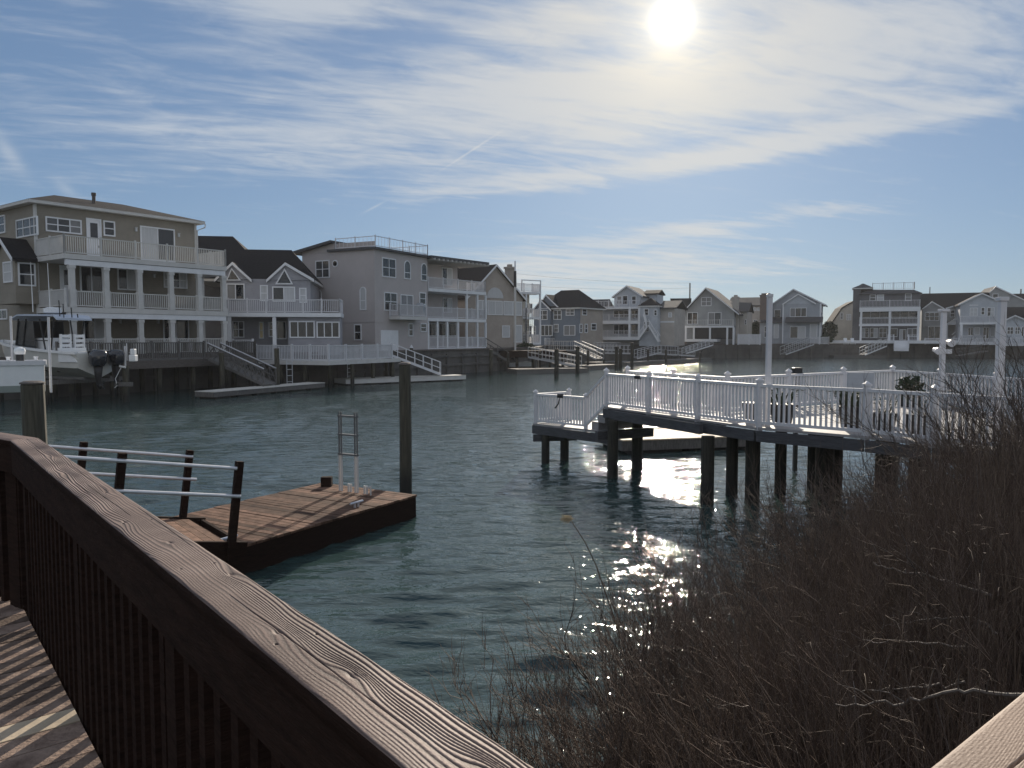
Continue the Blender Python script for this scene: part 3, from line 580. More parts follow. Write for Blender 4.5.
H.tri(c2, [(215, 282), (284, 282), (240, 222)], 2.9); H.tri(c2, [(443, 300), (527, 300), (487, 224)], 2.9)
sub(f, H, c2, [(216, 296, 302, 372, 2, dict(mid=False)), (373, 303, 410, 378, 1, dict(panes=['curtain'])), (430, 310, 537, 380, 2, dict(mid=False, panes=['glass', 'curtain'])), (555, 316, 590, 386, 1, dict(panes=['curtain'])),
    (245, 470, 300, 548, 2), (368, 474, 390, 552, 1, dict(panes=['sun_painted_pane'])), (412, 475, 440, 545, 1), (448, 470, 497, 555, 1, dict(mid=False))], off=3)
us = f.u(c2(503, 510), .4)
H.box('sunroom', 'grey_side', us, UE - .12, .4, 2.9, 2.2, z2 - .304)
sub(f, H, c2, [(510, 470, 628, 549, 3, dict(mid=False)), (636, 473, 744, 549, 3, dict(mid=False))], off=.4)
for x in (231, 440):
    u = f.u(c2(x, 500), .2); mb = MB(); f.hex(mb, u - .13, u + .13, .08, .32, zg, z2 - .3); mb.build('column', 'white', H.e)
H.box('deck', 'old_wood', -.5, us - .01, .0, 2.99, zg - .3, zg)
# white terrace in front of house 2
zt = 1.9; P = [atY(*c2(352, 640), 56.6), atY(*c2(520, 655), 55.2), atY(*c2(690, 660), 54), atY(*c2(985, 650), 60.5)]
P = [Vector((p.x, p.y, zt)) for p in P]; e = thing('terrace_deck', 'white railed angular terrace over the water in front of the twin-gabled house', 'deck', (P[2].x, P[2].y, 0))
back = [Vector((P[3].x + .5, P[3].y + 1.6, zt)), Vector((P[0].x + .2, P[0].y + 4.0, zt))]
mb = MB(); mb.prism([(p.x, p.y) for p in P + back], zt - .28, zt); mb.build('deck', 'offwhite', e)
mb = MB(); railing(mb, [p + Vector((0, .12, 0)) for p in P], 1.12, .14, .05, .09, True, .13, 1.7); mb.build('railing', 'rail_white', e)
up_ = Vector((0, 0, 0)); mb = MB(); st0 = atY(*c2(240, 600), 57.0); railing(mb, [Vector((st0.x, 57.3, 2.3)), Vector((st0.x + 1.5, 57.2, 2.3)), Vector((P[0].x, P[0].y + .12, zt))], 1.1, .14, .05, .09, True, .13, 1.7); mb.build('railing', 'rail_white', e)
for t in (0, .33, .66, 1):
    for a, b in ((P[0], P[2]), (P[2], P[3])):
        p = a.lerp(b, t) + Vector((0, .5, 0)); mb = MB(); mb.tube([(p.x, p.y, -2), (p.x, p.y, zt - .27)], .15, 8); mb.build('piling', 'piling', e)
# ---- house 3: cubic house with roof deck
fr_ = Face((375.6, 66), (428, 73.2)); LL = 8.05; fl = fr_.left(0, LL); H = House(fr_, 'boxy mauve-grey house with a railed roof deck and three white decks over the water'); L = fr_.L
zr = 11.05; H.box('wall', 'mauve', 0, L, 0, LL, 2.2, zr)
mb = MB(); fr_.hex(mb, -.03, L, -.03, .02, 4.85, 4.95); fl.hex(mb, 0, LL + .032, -.03, .02, 4.85, 4.95); fr_.hex(mb, -.05, .1, -.035, .1, 2.3, zr); mb.build('band_board', 'mauve', H.e)
H.box('flat_roof', 'fascia_wood', -.25, L + .1, -.3, LL * .62, zr + .002, zr + .2)
um = fl.u((334, 250)); zm = 11.75
mb = MB(); pl = [(-.9, 11.0), (um, zm + .05), (um, zm + .27), (-.9, 11.22)]; mb.hexa([fl.W(a, -.5, b) for a, b in pl] + [fl.W(a, L, b) for a, b in pl]); mb.build('roof', 'fascia_wood', H.e)
mb = MB(); pl = [(.002, zr + .01), (um, zr + .01), (um, zm + .04), (.002, zr + .16)]; mb.hexa([fl.W(a, 0, b) for a, b in pl] + [fl.W(a, L - .3, b) for a, b in pl]); mb.build('wall', 'mauve', H.e)
mb = MB(); railing(mb, [fl.W(um + .1, .1, zr + .2), fl.W(LL + .1, .0, zr + .2), fr_.W(L - .1, -.1, zr + .2), fr_.W(L - .1, 4, zr + .2)], .95, .45, .02, .05, True, .07, 1.8, .12); mb.build('roof_railing', 'galv', H.e)
mb = MB(); fl.hex(mb, um + .15, LL - .1, .3, .34, zr + .3, zr + .75); mb.build('parapet', 'mauve', H.e)
sub(fl, H, c2, [(632, 188, 698, 270, 2), (632, 340, 660, 388, 1, dict(arch=True)), (838, 330, 868, 420, 1, dict(arch=True)), (812, 485, 846, 560, 1)])
u, z = fl.uz(c2(723, 203)); mb = MB(); w = [(.32 * math.cos(k * math.pi / 8), .32 * math.sin(k * math.pi / 8)) for k in range(16)]
mb.add([fl.W(u + a, -.05, z + b) for a, b in w] + [fl.W(u + a, .02, z + b) for a, b in w], [tuple(range(16)), tuple(range(16, 32))[::-1]] + [(i, 16 + i, 16 + (i + 1) % 16, (i + 1) % 16) for i in range(16)]); w_ = mb.build('round_window', 'white', H.e)
mb = MB(); mb.add([fl.W(u + a * .7, -.07, z + b * .7) for a, b in w] + [fl.W(u + a * .7, -.04, z + b * .7) for a, b in w], [tuple(range(16)), tuple(range(16, 32))[::-1]] + [(i, 16 + i, 16 + (i + 1) % 16, (i + 1) % 16) for i in range(16)]); mb.build('pane', 'glass', w_)
sub(fr_, H, c3, [(10, 160, 88, 270, 2, dict(panes=None)), (135, 205, 172, 280, 1, dict(arch=True)), (232, 218, 265, 290, 1, dict(arch=True)), (22, 355, 95, 460, 2), (115, 368, 187, 488, 2, dict(mid=False)), (222, 355, 258, 425, 1), (160, 530, 186, 605, 1), (228, 530, 262, 580, 1)])
u0, u1 = fr_.u(c3(3, 650)), fr_.u(c3(102, 650)); H.box('garage_door', 'white', u0, u1, -.06, .02, 2.3, fr_.z(c3(50, 570)))
u0, u1 = fr_.u(c3(113, 500), -1.2), fr_.u(c3(266, 500), -1.2); zb = 5.42
H.box('balcony', 'offwhite', u0, u1, -1.2, -.04, zb - .28, zb); H.rail([(u0 + .05, -.1, zb), (u0 + .05, -1.12, zb), (u1, -1.12, zb)], 1.05)
q = fr_.W(fr_.u(c3(228, 470), -.7), -.7, zb); mb = MB(); mb.loft([[(q.x + r * math.cos(k * .785), q.y + r * math.sin(k * .785), q.z + h) for k in range(8)] for r, h in ((.42, .3), (.5, .8), (.46, 1.1), (.2, 1.3))]); mb.build('covered_grill', 'storm', H.e)
# deck block on the far end, over the water
fd = Face((427.5, 73.3), (486, 80.5)); UD = fd.L; ub = fd.u(c3(441, 250), 2.6)
H.box('wall', 'mauve', .02, ub, 2.6, 7, 2.2, zr - .02, f=fd); H.box('wall', 'mauve', ub + .003, UD, 3.6, 7, 2.2, 5.2, f=fd)
H.box('canopy', 'fascia_wood', -.1, UD - .3, -.7, 3.4, zr - .018, zr + .22, f=fd)
mb = MB()
for k in range(14): u = .2 + k * (UD - .8) / 13; fd.hex(mb, u, u + .1, -.85, 3.2, zr - .2, zr - .024)
mb.build('rafters', 'offwhite', H.e)
for z, a in ((8.25, .15), (5.42, .0), (2.55, .0)):
    H.box('deck', 'white', a, UD, -.05, 2.58, z - .3, z, f=fd); H.rail([(a + .06, .06, z), (UD - .06, .06, z), (UD - .06, 2.5, z)], 1.05, f=fd, psp=2.0)
for a, b in ((2.55, 5.1), (5.44, 7.93)):
    for x in ((272, 325, 381, 441, 492, 553, 600) if a < 4 else (492, 553, 600)):
        u = fd.u(c3(x, 560 if a < 4 else 420), .06); mb = MB(); fd.hex(mb, u - .1, u + .1, -.03, .16, a, b); mb.build('column', 'white', H.e)
sub(fd, H, c3, [(350, 215, 410, 316, 2, dict(mid=False, panes=['glass', 'curtain'])), (355, 385, 408, 470, 2, dict(mid=False, panes=['glass', 'curtain'])), (275, 530, 320, 605, 1, dict(mid=False)), (330, 530, 375, 605, 1, dict(mid=False)), (388, 530, 436, 605, 1, dict(mid=False))], off=2.6)
for u in (.4, 2.5, 4.6, 6.8, 8.8):
    for y in (.2, 2.3): q = fd.W(u, y, 0); mb = MB(); mb.tube([(q.x, q.y, -2), (q.x, q.y, 2.24)], .16, 8); mb.build('piling', 'piling', H.e)
# stairs down from the lowest deck
mb = MB(); a = fd.W(UD - .1, .5, 2.5); b = fd.W(UD + 3.2, -.2, .9)
for k in range(8): p = a.lerp(b, (k + .5) / 8); mb.bar(p - fd.n * .5, p + fd.n * .5, .3, .05)
for s_ in (-.5, .5): mb.bar(a + fd.n * s_, b + fd.n * s_, .05, .25); mb.bar(a + fd.n * s_ + Vector((0, 0, 1)), b + fd.n * s_ + Vector((0, 0, 1)), .06, .07)
for t in (.02, .5, .98):
    for s_ in (-.5, .5): p = a.lerp(b, t) + fd.n * s_; mb.bar(p, p + Vector((0, 0, 1)), .07, .07)
mb.build('stairs', 'grey_wood', H.e)
# ---- house 4: tan gable
f = Face((484, 86.5), (524, 90.5)); H = House(f, 'tan gabled house with fan window and rooftop chimney behind the flagpole'); L = f.L
u0 = f.u(c3(500, 400)); u1 = f.u(c3(812, 400)); up, zp = f.uz(c3(655, 206)); ze = f.z(c3(810, 392))
H.box('wall', 'tan', u0, u1, 0, 10, 2.2, ze); H.gable(u0, u1, 0, 10, ze, zp, 'tan', roof='roof_brown', uc=up)
H.box('wall', 'tan', u0 - 5, u0 - .01, 4, 10, 2.2, ze + .9); H.cross(u0 - 5, up + 2.5, 3.4, 10.5, ze + 1.2, zp + .15, roof='roof_brown')
ua, ub = f.u(c3(607, 390)), f.u(c3(700, 390)); r = (ub - ua) / 2; zc = f.z(c3(655, 388)); mb = MB(); w = [((ua + ub) / 2 + r * math.cos(math.pi * k / 12), zc + r * math.sin(math.pi * k / 12)) for k in range(13)]
n = len(w); mb.add([f.W(a, -.05, b) for a, b in w] + [f.W(a, .02, b) for a, b in w], [tuple(range(n)), tuple(range(n, 2 * n))[::-1]] + [(i, n + i, n + (i + 1) % n, (i + 1) % n) for i in range(n)]); mb.build('fan_window', 'curtain', H.e)
for a, b in ((555, 606), (610, 696), (701, 806)): H.winuz(f.u(c3(a, 445)), f.u(c3(b, 445)), f.z(c3(655, 484)), f.z(c3(655, 402)), 0, 2, False, pane='curtain')
sub(f, H, c3, [(693, 543, 737, 612, 1, dict(panes=['curtain'], mid=False)), (760, 540, 806, 640, 1, dict(panes=['curtain'], mid=False))])
uc = f.u(c3(733, 240), 5); H.chimney(uc - .42, uc + .42, 4.4, 5.3, ze + .5, f.z(c3(733, 222), 5), 'tan')
# ---- house 5: stacked white balconies
f = Face((523, 96), (541, 97.5)); H = House(f, 'narrow cream house with stacked white balconies and spiral stair'); L = f.L
H.box('wall', 'cream', -5, L - .7, 1.6, 9, 2.2, 9.2); H.box('wall', 'cream', L - .68, L, 3, 9, 2.2, 6)
for z in (9.22, 6.1, 2.9): H.box('deck', 'white', -1.2, L, -.02, 1.59 if z > 9 else 1.59, z - .26, z); H.rail([(-1.1, .06, z), (L - .06, .06, z), (L - .06, 1.55, z)], 1.0, psp=1.2)
for a, b in ((2.9, 5.83), (6.1, 8.95)):
    for u in (-.9, .5, L - .1): mb = MB(); f.hex(mb, u - .1, u + .1, 0, .2, a, b); mb.build('column', 'white', H.e)
H.box('pergola', 'white', -.2, L, .0, .12, 10.6, 10.72); H.box('pergola', 'white', L - .12, L, .0, .12, 9.25, 10.59); H.box('pergola', 'white', -.2, -.08, .0, .12, 9.25, 10.59)
sub(f, H, c3, [(824, 418, 842, 475, 1), (850, 418, 866, 475, 1), (846, 545, 862, 610, 1), (872, 545, 885, 610, 1)], off=1.6)
uc = f.u(c3(832, 560), -.9); mb = MB(); q = f.W(uc, -.9, 0); mb.tube([(q.x, q.y, 2.3), (q.x, q.y, 7.2)], .06, 6)
for k in range(20):
    t = k * .5; d = Vector((math.cos(t), math.sin(t), 0)); p = Vector((q.x, q.y, 2.5 + k * .19)); mb.bar(p, p + d * .8, .24, .04); mb.bar(p + d * .78, p + d * .78 + Vector((0, 0, 1)), .03, .03)
mb.build('spiral_stair', 'black', H.e)
# ================================================================== far row
# ---- house 6: blue-grey
f = Face((536.5, 118), (579, 113.5)); H = House(f, 'slate-blue house with white-trimmed windows, front gables and dark hip roof'); L = f.L; ze = f.z(c4(405, 300)); zg = 2.6
H.box('wall', 'slate_blue', 0, L, 0, .3, 2.2, ze); H.box('wall', 'tan', .05, L - .01, .303, 7, 2.2, ze); H.hip(0, L, 0, 7, ze - .03, f.z(c4(350, 208), 4.5), 2.6, over=.4)
u0, u1 = f.u(c4(183, 300)), f.u(c4(268, 300)); up, zp = f.uz(c4(222, 262)); H.gable(u0, u1, -.5, 5, ze - .1, zp, 'slate_blue', uc=up, over=.25); H.box('wall', 'slate_blue', u0, u1, -.5, -.004, 2.2, ze - .1)
up, zp = f.uz(c4(253, 236), .8); H.gable(u0 + .4, f.u(c4(322, 290), .8), .0, 6, ze + .0, zp, 'slate_blue', uc=up, over=.25, wt=.1)
sub(f, H, c4, [(194, 308, 244, 358, 2), (210, 384, 270, 440, 3, dict(mid=False)), (195, 298, 244, 302, 1, dict(arch=False, mid=False))], off=-.5)
sub(f, H, c4, [(275, 308, 316, 357, 2), (338, 302, 382, 336, 2), (276, 379, 301, 422, 1), (327, 385, 386, 438, 2, dict(mid=False))])
fs = f.right(L, 7); sub(fs, H, c4, [(420, 300, 444, 335, 1), (407, 378, 420, 425, 1), (433, 378, 447, 425, 1), (466, 375, 492, 412, 1)], fw=.12)
# ---- house 7: white three-level
f = Face((597, 124), (641, 121)); H = House(f, 'tall white three-level house with open balconies and little gabled top storey'); L = f.L
z1, z2, z3 = f.z(c4(640, 445)), f.z(c4(640, 362)), f.z(c4(640, 292)); ua = f.u(c4(585, 260), 1.0); ub = f.u(c4(722, 260), 1.0)
H.box('wall', 'pale_blue', 0, L + 2.5, 2.2, 11, 2.2, z3); 
for z, a in ((z1, 0), (z2, -3.2), (z3, -1.6)):
    H.box('deck', 'white', a, L - .1, -.3, 2.19, z - (.5 if z != z3 else .3), z); H.rail([(a + .1, -.2, z), (L - .15, -.2, z), (L - .15, 2.1, z)], 1.0, psp=1.6, bal=.25)
for a, b in ((z1, z2 - .5), (z2, z3 - .3)):
    for u in (.1, f.u(c4(664, 410), -.1), L - .3): mb = MB(); f.hex(mb, u - .17, u + .17, -.3, .04, a + .003, b - .003); mb.build('column', 'white', H.e)
mb = MB(); f.hex(mb, -3.1, -2.9, -.3, -.1, 2.2, z2 - .5); mb.build('column', 'white', H.e)
H.box('wall', 'pale_blue', -3.2, -.02, 3.0, 9, 2.2, z3); H.cross(-3.4, 0, 3, 9, z3, z3 + 1.4, roof='roof_grey', over=.2)
zt = f.z(c4(650, 236), 1); H.box('wall', 'pale_blue', ua, ub, 1.0, 8, z3 + .003, zt); up, zp = f.uz(c4(650, 188), 1.0); H.gable(ua, ub, 1.0, 8.5, zt, zp, 'pale_blue', roof='roof_grey', uc=up)
sub(f, H, c4, [(598, 235, 624, 278, 1), (628, 232, 655, 280, 1, dict(mid=False)), (674, 235, 698, 278, 1)], off=1.0)
sub(f, H, c4, [(582, 308, 662, 345, 3, dict(mid=False)), (672, 308, 708, 350, 2), (582, 380, 662, 432, 3, dict(mid=False)), (672, 380, 712, 432, 2, dict(mid=False))], off=2.2)
# tower, small upper roof and the wing on the right
ut0, ut1 = f.u(c4(716, 300)), f.u(c4(806, 300)); ztw = f.z(c4(760, 292)); H.box('tower', 'pale_blue', ut0, ut1, -.2, 3, 2.2, ztw); H.hip(ut0, ut1, -.2, 3, ztw, f.z(c4(756, 245)), 1.5, over=.25)
sub(f, H, c4, [(738, 300, 762, 335, 1), (735, 365, 765, 420, 1, dict(mid=False)), (788, 306, 805, 336, 1)], off=-.2)
u0, u1 = f.u(c4(742, 225), 5), f.u(c4(806, 225), 5); H.box('wall', 'pale_blue', u0, u1, 5, 9, z3 - 1, f.z(c4(770, 228), 5)); H.cross(u0, u1, 5, 9, f.z(c4(770, 226), 5), f.z(c4(770, 208), 5), over=.3)
u0, u1 = ut1 + .02, f.u(c4(893, 300), 2); zw = f.z(c4(850, 298), 2); H.box('wall', 'sand', u0, u1, 2, 10, 2.2, zw); H.cross(u0, u1, 2, 10, zw, f.z(c4(850, 266), 6), roof='roof_grey'); sub(f, H, c4, [(862, 320, 880, 345, 1)], off=2)
H.box('sill_band', 'white', u0, u1 + .02, 1.94, 1.99, f.z(c4(850, 372), 2), f.z(c4(850, 364), 2))
mb = MB()
for (xa, ya, xb, yb) in ((705, 460, 752, 395), (752, 395, 735, 330), (760, 385, 812, 470)):
    a = f.W(*[f.u(c4(xa, ya), -1.2), -1.2, f.z(c4(xa, ya), -1.2)]); b = f.W(f.u(c4(xb, yb), -1.2), -1.2, f.z(c4(xb, yb), -1.2))
    for o in (0, 1.1): mb.bar(a + f.n * o, b + f.n * o, .1, .22); mb.bar(a + f.n * o + Vector((0, 0, .9)), b + f.n * o + Vector((0, 0, .9)), .08, .08)
    for k in range(9): p = a.lerp(b, (k + .5) / 9); mb.bar(p, p + f.n * 1.1, .28, .05); mb.bar(p, p + Vector((0, 0, .9)), .05, .05)
mb.build('stairs', 'white', H.e)
# ---- house behind 7/8
f = Face((664, 150), (690, 149)); H = House(f, 'dark house squeezed behind the white house and the broad gable, pyramid roof'); L = f.L; u0, u1 = f.u(c4(885, 300)), f.u(c4(968, 300))
H.box('wall', 'brick', u0, u1, 0, 8, 2.2, f.z(c4(925, 298))); H.hip(u0, u1, 0, 8, f.z(c4(925, 300)), f.z(c4(930, 246), 3), 3.9, over=.3); H.box('wall', 'sand', u0 - 6, u0 - .02, 2, 9, 2.2, f.z(c4(860, 285), 2)); H.hip(u0 - 6, u0 - .02, 2, 9, f.z(c4(860, 285), 2), f.z(c4(860, 254), 5), 2.5, over=.2)
H.winuz(u0 + 1.2, u0 + 2.4, 6, 7.4, 0, 1)
# ---- house 8: broad gable
f = Face((681, 135), (736, 131)); H = House(f, 'ash-grey broad-gabled house with glass-railed balcony and screened porch'); L = f.L; ze = f.z(c5(70, 180)); up, zp = f.uz(c5(208, 50))
u0, u1 = f.u(c5(85, 200)), f.u(c5(366, 200)); zb, zg = f.z(c5(220, 262)), f.z(c5(220, 336))
H.box('wall', 'ash', u0, u1, 1.6, 10, 2.2, zb); H.box('wall', 'ash', u0, u1, 0, 10, zb + .02, ze); H.gable(u0, u1, 0, 10.5, ze, zp, 'ash', roof='roof_grey', over=.9, uc=up)
H.box('deck', 'white', u0 - .1, u1, -1.6, -.01, zb - .28, zb); H.rail([(u0, -1.5, zb), (u1 - .1, -1.5, zb), (u1 - .1, -.1, zb)], 1.05, m='offwhite', bal=.3)
sub(f, H, c5, [(178, 98, 236, 148, 2), (98, 184, 158, 252, 2, dict(mid=False)), (216, 184, 292, 254, 2, dict(mid=False))])
H.box('deck', 'white', u0 - 3.5, f.u(c5(268, 340), -1.6), -1.65, 1.59, zg - .45, zg)
for x in (90, 136, 228, 326, 362):
    u = f.u(c5(x, 300), -1.45); mb = MB(); f.hex(mb, u - .15, u + .15, -1.6, -1.3, zg if x < 300 else 2.3, zb - .282); mb.build('column', 'white', H.e)
for a, b in ((142, 222), (234, 320), (330, 358)): H.box('screen', 'screen', f.u(c5(a, 300), -1.4), f.u(c5(b, 300), -1.4), -1.42, -1.36, zg + .02, zb - .3)
H.rail([(u0 - 3.4, -1.5, zg), (u0 + .2, -1.5, zg)], 1.0, bal=.25)
uc = f.u(c5(370, 200), 2); H.chimney(uc - .5, uc + .5, 2, 2.8, 2.2, f.z(c5(370, 103), 2), 'sand')
uw = f.u(c5(438, 240), 4); H.box('wall', 'sand', u1 + .01, uw, 4, 10, 2.2, f.z(c5(410, 180), 4)); H.cross(u1 - 3, uw, 4, 10, f.z(c5(410, 180), 4), f.z(c5(400, 135), 7), roof='roof_grey', over=.3)
sub(f, H, c5, [(425, 225, 436, 255, 1)], off=4)
# ---- house 16: tan gable behind 8
f = Face((737, 152), (765, 150)); H = House(f, 'sand-coloured house with pale paired windows, behind the brick-chimneyed gap'); u0, u1 = -1.5, f.u(c5(530, 250))
H.box('wall', 'sand', u0, u1, 0, 9, 2.2, f.z(c5(500, 145))); H.cross(u0, u1, 0, 9, f.z(c5(500, 145)), f.z(c5(440, 105), 4.5), roof='roof_grey'); sub(f, H, c5, [(474, 155, 492, 176, 1, dict(panes=['curtain'])), (496, 155, 516, 176, 1, dict(panes=['curtain'])), (474, 226, 496, 246, 2)])
# ---- house 9: storm-grey
f = Face((762, 140), (821, 136)); H = House(f, 'blue-grey house with pedimented front gable, tall chimney and low pent roof'); L = f.L
zl, zm = f.z(c5(760, 238)), f.z(c5(760, 218)); zg = f.z(c5(760, 338)); ue = f.u(c5(858, 200)); u0 = f.u(c5(568, 200), 2); ze = f.z(c5(740, 132))
ul = f.u(c5(640, 190)); H.box('wall', 'storm', ul, ue, 0, 3, 2.2, ze - .1); H.box('wall', 'storm', u0, ue + 0, 3.003, 11, 2.2, f.z(c5(880, 140), 3)); up, zp = f.uz(c5(702, 56), 3)
H.gable(u0, ue + .5, 3, 11, f.z(c5(880, 142), 3), zp, 'storm', roof='roof_grey', uc=up, over=.3)
upg, zpg = f.uz(c5(730, 84)); H.gable(f.u(c5(648, 132)), f.u(c5(822, 132)), -.02, 3.2, ze - .1, zpg, 'pale_blue', roof='roof_grey', uc=upg, over=.25, wt=.2)
mb = MB(); q = [(-1.1, zl), (-.02, zm + .25), (-.02, zm + .08), (-1.1, zl - .14)]; a, b = f.u(c5(655, 230), -1), f.u(c5(870, 230), -1); mb.hexa([f.W(a, y, z) for y, z in q] + [f.W(b, y, z) for y, z in q]); mb.build('pent_roof', 'roof_grey', H.e)
sub(f, H, c5, [(682, 158, 777, 210, 3, dict(mid=False)), (682, 264, 772, 332, 2, dict(mid=False, panes=['glass', 'curtain'])), (795, 250, 838, 335, 1, dict(mid=False, panes=['curtain']))])
sub(f, H, c5, [(592, 168, 630, 236, 1, dict(mid=False))], off=3)
mb = MB(); f.hex(mb, ul, ul + .2, -.04, -.003, 2.3, ze - .15); f.hex(mb, ue - .2, ue + .03, -.04, -.003, 2.3, ze - .15); mb.build('corner_board', 'white', H.e)
ua = f.u(c5(510, 280), .5); H.box('wall', 'storm', ua, ul - .01, .5, 4, 2.2, f.z(c5(580, 240), .5)); mb = MB(); q = [(.1, zl), (3, zm + .35), (3, zm + .2), (.1, zl - .14)]; mb.hexa([f.W(ua - .2, y, z) for y, z in q] + [f.W(ul - .02, y, z) for y, z in q]); mb.build('pent_roof', 'roof_grey', H.e)
sub(f, H, c5, [(535, 262, 560, 328, 1), (590, 250, 618, 332, 1, dict(panes=['curtain'], mid=False))], off=.5)
fs = f.right(ue, 8); H.winuz(1, 2, 8, 9.3, 0, 1, f=fs); H.winuz(4, 5, 8, 9.3, 0, 1, f=fs); H.winuz(2, 3.2, 3.6, 5.4, 0, 1, f=fs)
uc = f.u(c5(541, 200), 1.5); H.chimney(uc - .95, uc + .95, 1.5, 3.2, 2.2, f.z(c5(541, 92), 1.5), 'brick')
a, b = f.u(c5(800, 360), -2), f.u(c5(902, 360), -2); H.rail([(a, -1.6, 2.3), (b, -1.6, 2.3), (b, .5, 2.3)], 1.3, bal=.16, bt=.09)
# ---- house 15: cream gambrel behind
f = Face((833, 152), (855, 151)); H = House(f, 'cream gambrel-roofed house half hidden by the dark round-cornered block'); a, b = f.u(c6(-35, 250)), f.u(c6(120, 250)); up, z0 = f.uz(c6(75, 178)); z1 = f.z(c6(0, 215)); z2 = f.z(c6(-25, 300))
H.box('wall', 'cream', a, b, 0, 8, 2.2, z2); mb = MB(); q = [(a - .2, z2), (b, z2), (b - 1.2, z1), (up, z0), (a + 1.5, z1)]; n = 5; mb.add([f.W(x, .1, z) for x, z in q] + [f.W(x, 8, z) for x, z in q], [(0, 1, 2, 3, 4), (9, 8, 7, 6, 5)] + [(i, n + i, n + (i + 1) % n, (i + 1) % n) for i in range(5)]); mb.build('gambrel_wall', 'cream', H.e)
mb = MB(); k = [(a - .5, z2 - .05), (a + 1.4, z1 + .02), (up, z0 + .02), (b, z1 + .2)]
for (x0, y0), (x1, y1) in zip(k[:-1], k[1:]): mb.hexa([f.W(x0, -.2, y0), f.W(x1, -.2, y1), f.W(x1, -.2, y1 + .22), f.W(x0, -.2, y0 + .22), f.W(x0, 8.2, y0), f.W(x1, 8.2, y1), f.W(x1, 8.2, y1 + .22), f.W(x0, 8.2, y0 + .22)])
mb.build('roof', 'roof_brown', H.e); sub(f, H, c6, [(0, 238, 18, 275, 1), (35, 245, 62, 280, 2), (10, 330, 40, 375, 2)], off=.1)
# ---- house 10: dark block with three white balconies
f = Face((860, 139), (920, 135)); H = House(f, 'charcoal three-storey block with white balconies, roof terrace and corner tower'); L = f.L
zr = f.z(c6(280, 132)); u0, u1 = f.u(c6(112, 200)), f.u(c6(446, 200)); z3, z2, z1 = f.z(c6(280, 208)), f.z(c6(280, 301)), f.z(c6(280, 392))
ua = f.u(c6(70, 250), .4); zt = f.z(c6(110, 106), .4); H.box('tower', 'charcoal', ua, u0 - .01, .4, 4, 2.2, zt); H.box('tower', 'charcoal', u0 + .0, u0 + 1.9, 1.9, 4, zr - 1, zt - .01); H.hip(ua, u0 + 1.9, .4, 4, zt, f.z(c6(112, 76), 2), 1.9, roof='roof_grey', over=.2)
H.box('wall', 'charcoal', u0, u1, 0, 10, z3, zr); H.box('wall', 'charcoal', u0, u1, 1.8, 10, 2.2, z3 - .003)
mb = MB(); q = [(u0 - .3, zr + .0), (u1 + .3, zr), (u1 - 1, f.z(c6(400, 108))), (u0 + 1.6, f.z(c6(180, 108)))]; mb.add([f.W(x, -.4, z) if i < 2 else f.W(x, 1.2, z) for i, (x, z) in enumerate(q)] + [f.W(x, 10, z) if i < 2 else f.W(x, 8.5, z) for i, (x, z) in enumerate(q)], [(0, 1, 2, 3), (7, 6, 5, 4), (0, 4, 5, 1), (1, 5, 6, 2), (2, 6, 7, 3), (3, 7, 4, 0)]); mb.build('roof', 'roof_grey', H.e)
zq = f.z(c6(300, 106)); ra, rb = f.u(c6(182, 90), 1.4), f.u(c6(415, 90), 1.4); H.rail([(ra, 3, zq), (ra, 1.4, zq), (rb, 1.4, zq), (rb, 4, zq)], 1.2, bal=.35)
for z, t in ((z3, .75), (z2, .35)): H.box('deck', 'white', u0 - .1, u1, -1.5, -.02, z - t, z); H.rail([(u0, -1.4, z), (u1 - .1, -1.4, z), (u1 - .1, -.1, z)], 1.2, bal=.22, psp=6)
H.box('deck', 'white', u0 - 5, u1 + 6, -3.2, 1.79, z1 - .5, z1)
for a, b in ((z2, z3 - .76), (z1, z2 - .36)):
    for x in (118, 278, 438): u = f.u(c6(x, 250), -1.4); mb = MB(); f.hex(mb, u - .17, u + .17, -1.5, -1.15, a, b); mb.build('column', 'white', H.e)
sub(f, H, c6, [(120, 228, 272, 270, 3, dict(mid=False)), (286, 228, 432, 270, 3, dict(mid=False)), (118, 322, 160, 378, 2, dict(panes=['curtain', 'glass'])), (166, 322, 210, 378, 2, dict(panes=['glass', 'curtain'])), (216, 322, 262, 378, 2), (278, 325, 320, 372, 1, dict(mid=False)), (330, 330, 368, 390, 2, dict(mid=False, panes=['curtain', 'glass'])), (374, 325, 430, 372, 2, dict(mid=False))], off=1.8)
sub(f, H, c6, [(165, 136, 200, 172, 1), (205, 136, 245, 172, 1, dict(panes=['curtain'])), (362, 130, 398, 172, 1)])
mb = MB(); a, b = f.u(c6(298, 430), -3.2), f.u(c6(380, 430), -3.2)
for k in range(6): f.hex(mb, a - .15 * k * 0, b, -3.25 - .3 * (k + 1), -3.25 - .3 * k - .002, z1 - .2 * (k + 1) - .6, z1 - .2 * (k + 1))
mb.build('steps', 'white', H.e); H.rail([(a, -3.2, z1), (a, -5.0, z1 - 1.2)], 1.0, bal=.3); H.rail([(b, -3.2, z1), (b, -5.0, z1 - 1.2)], 1.0, bal=.3)
H.rail([(u0 + 4.6, -1.4, z1), (a, -1.4, z1)], 1.0, bal=.25); H.rail([(b, -1.4, z1), (u1 - .1, -1.4, z1)], 1.0, bal=.25)
fs = f.right(u1, 8); H.winuz(1.0, 2.0, z2 + .9, z2 + 2.2, 0, 1, f=fs)
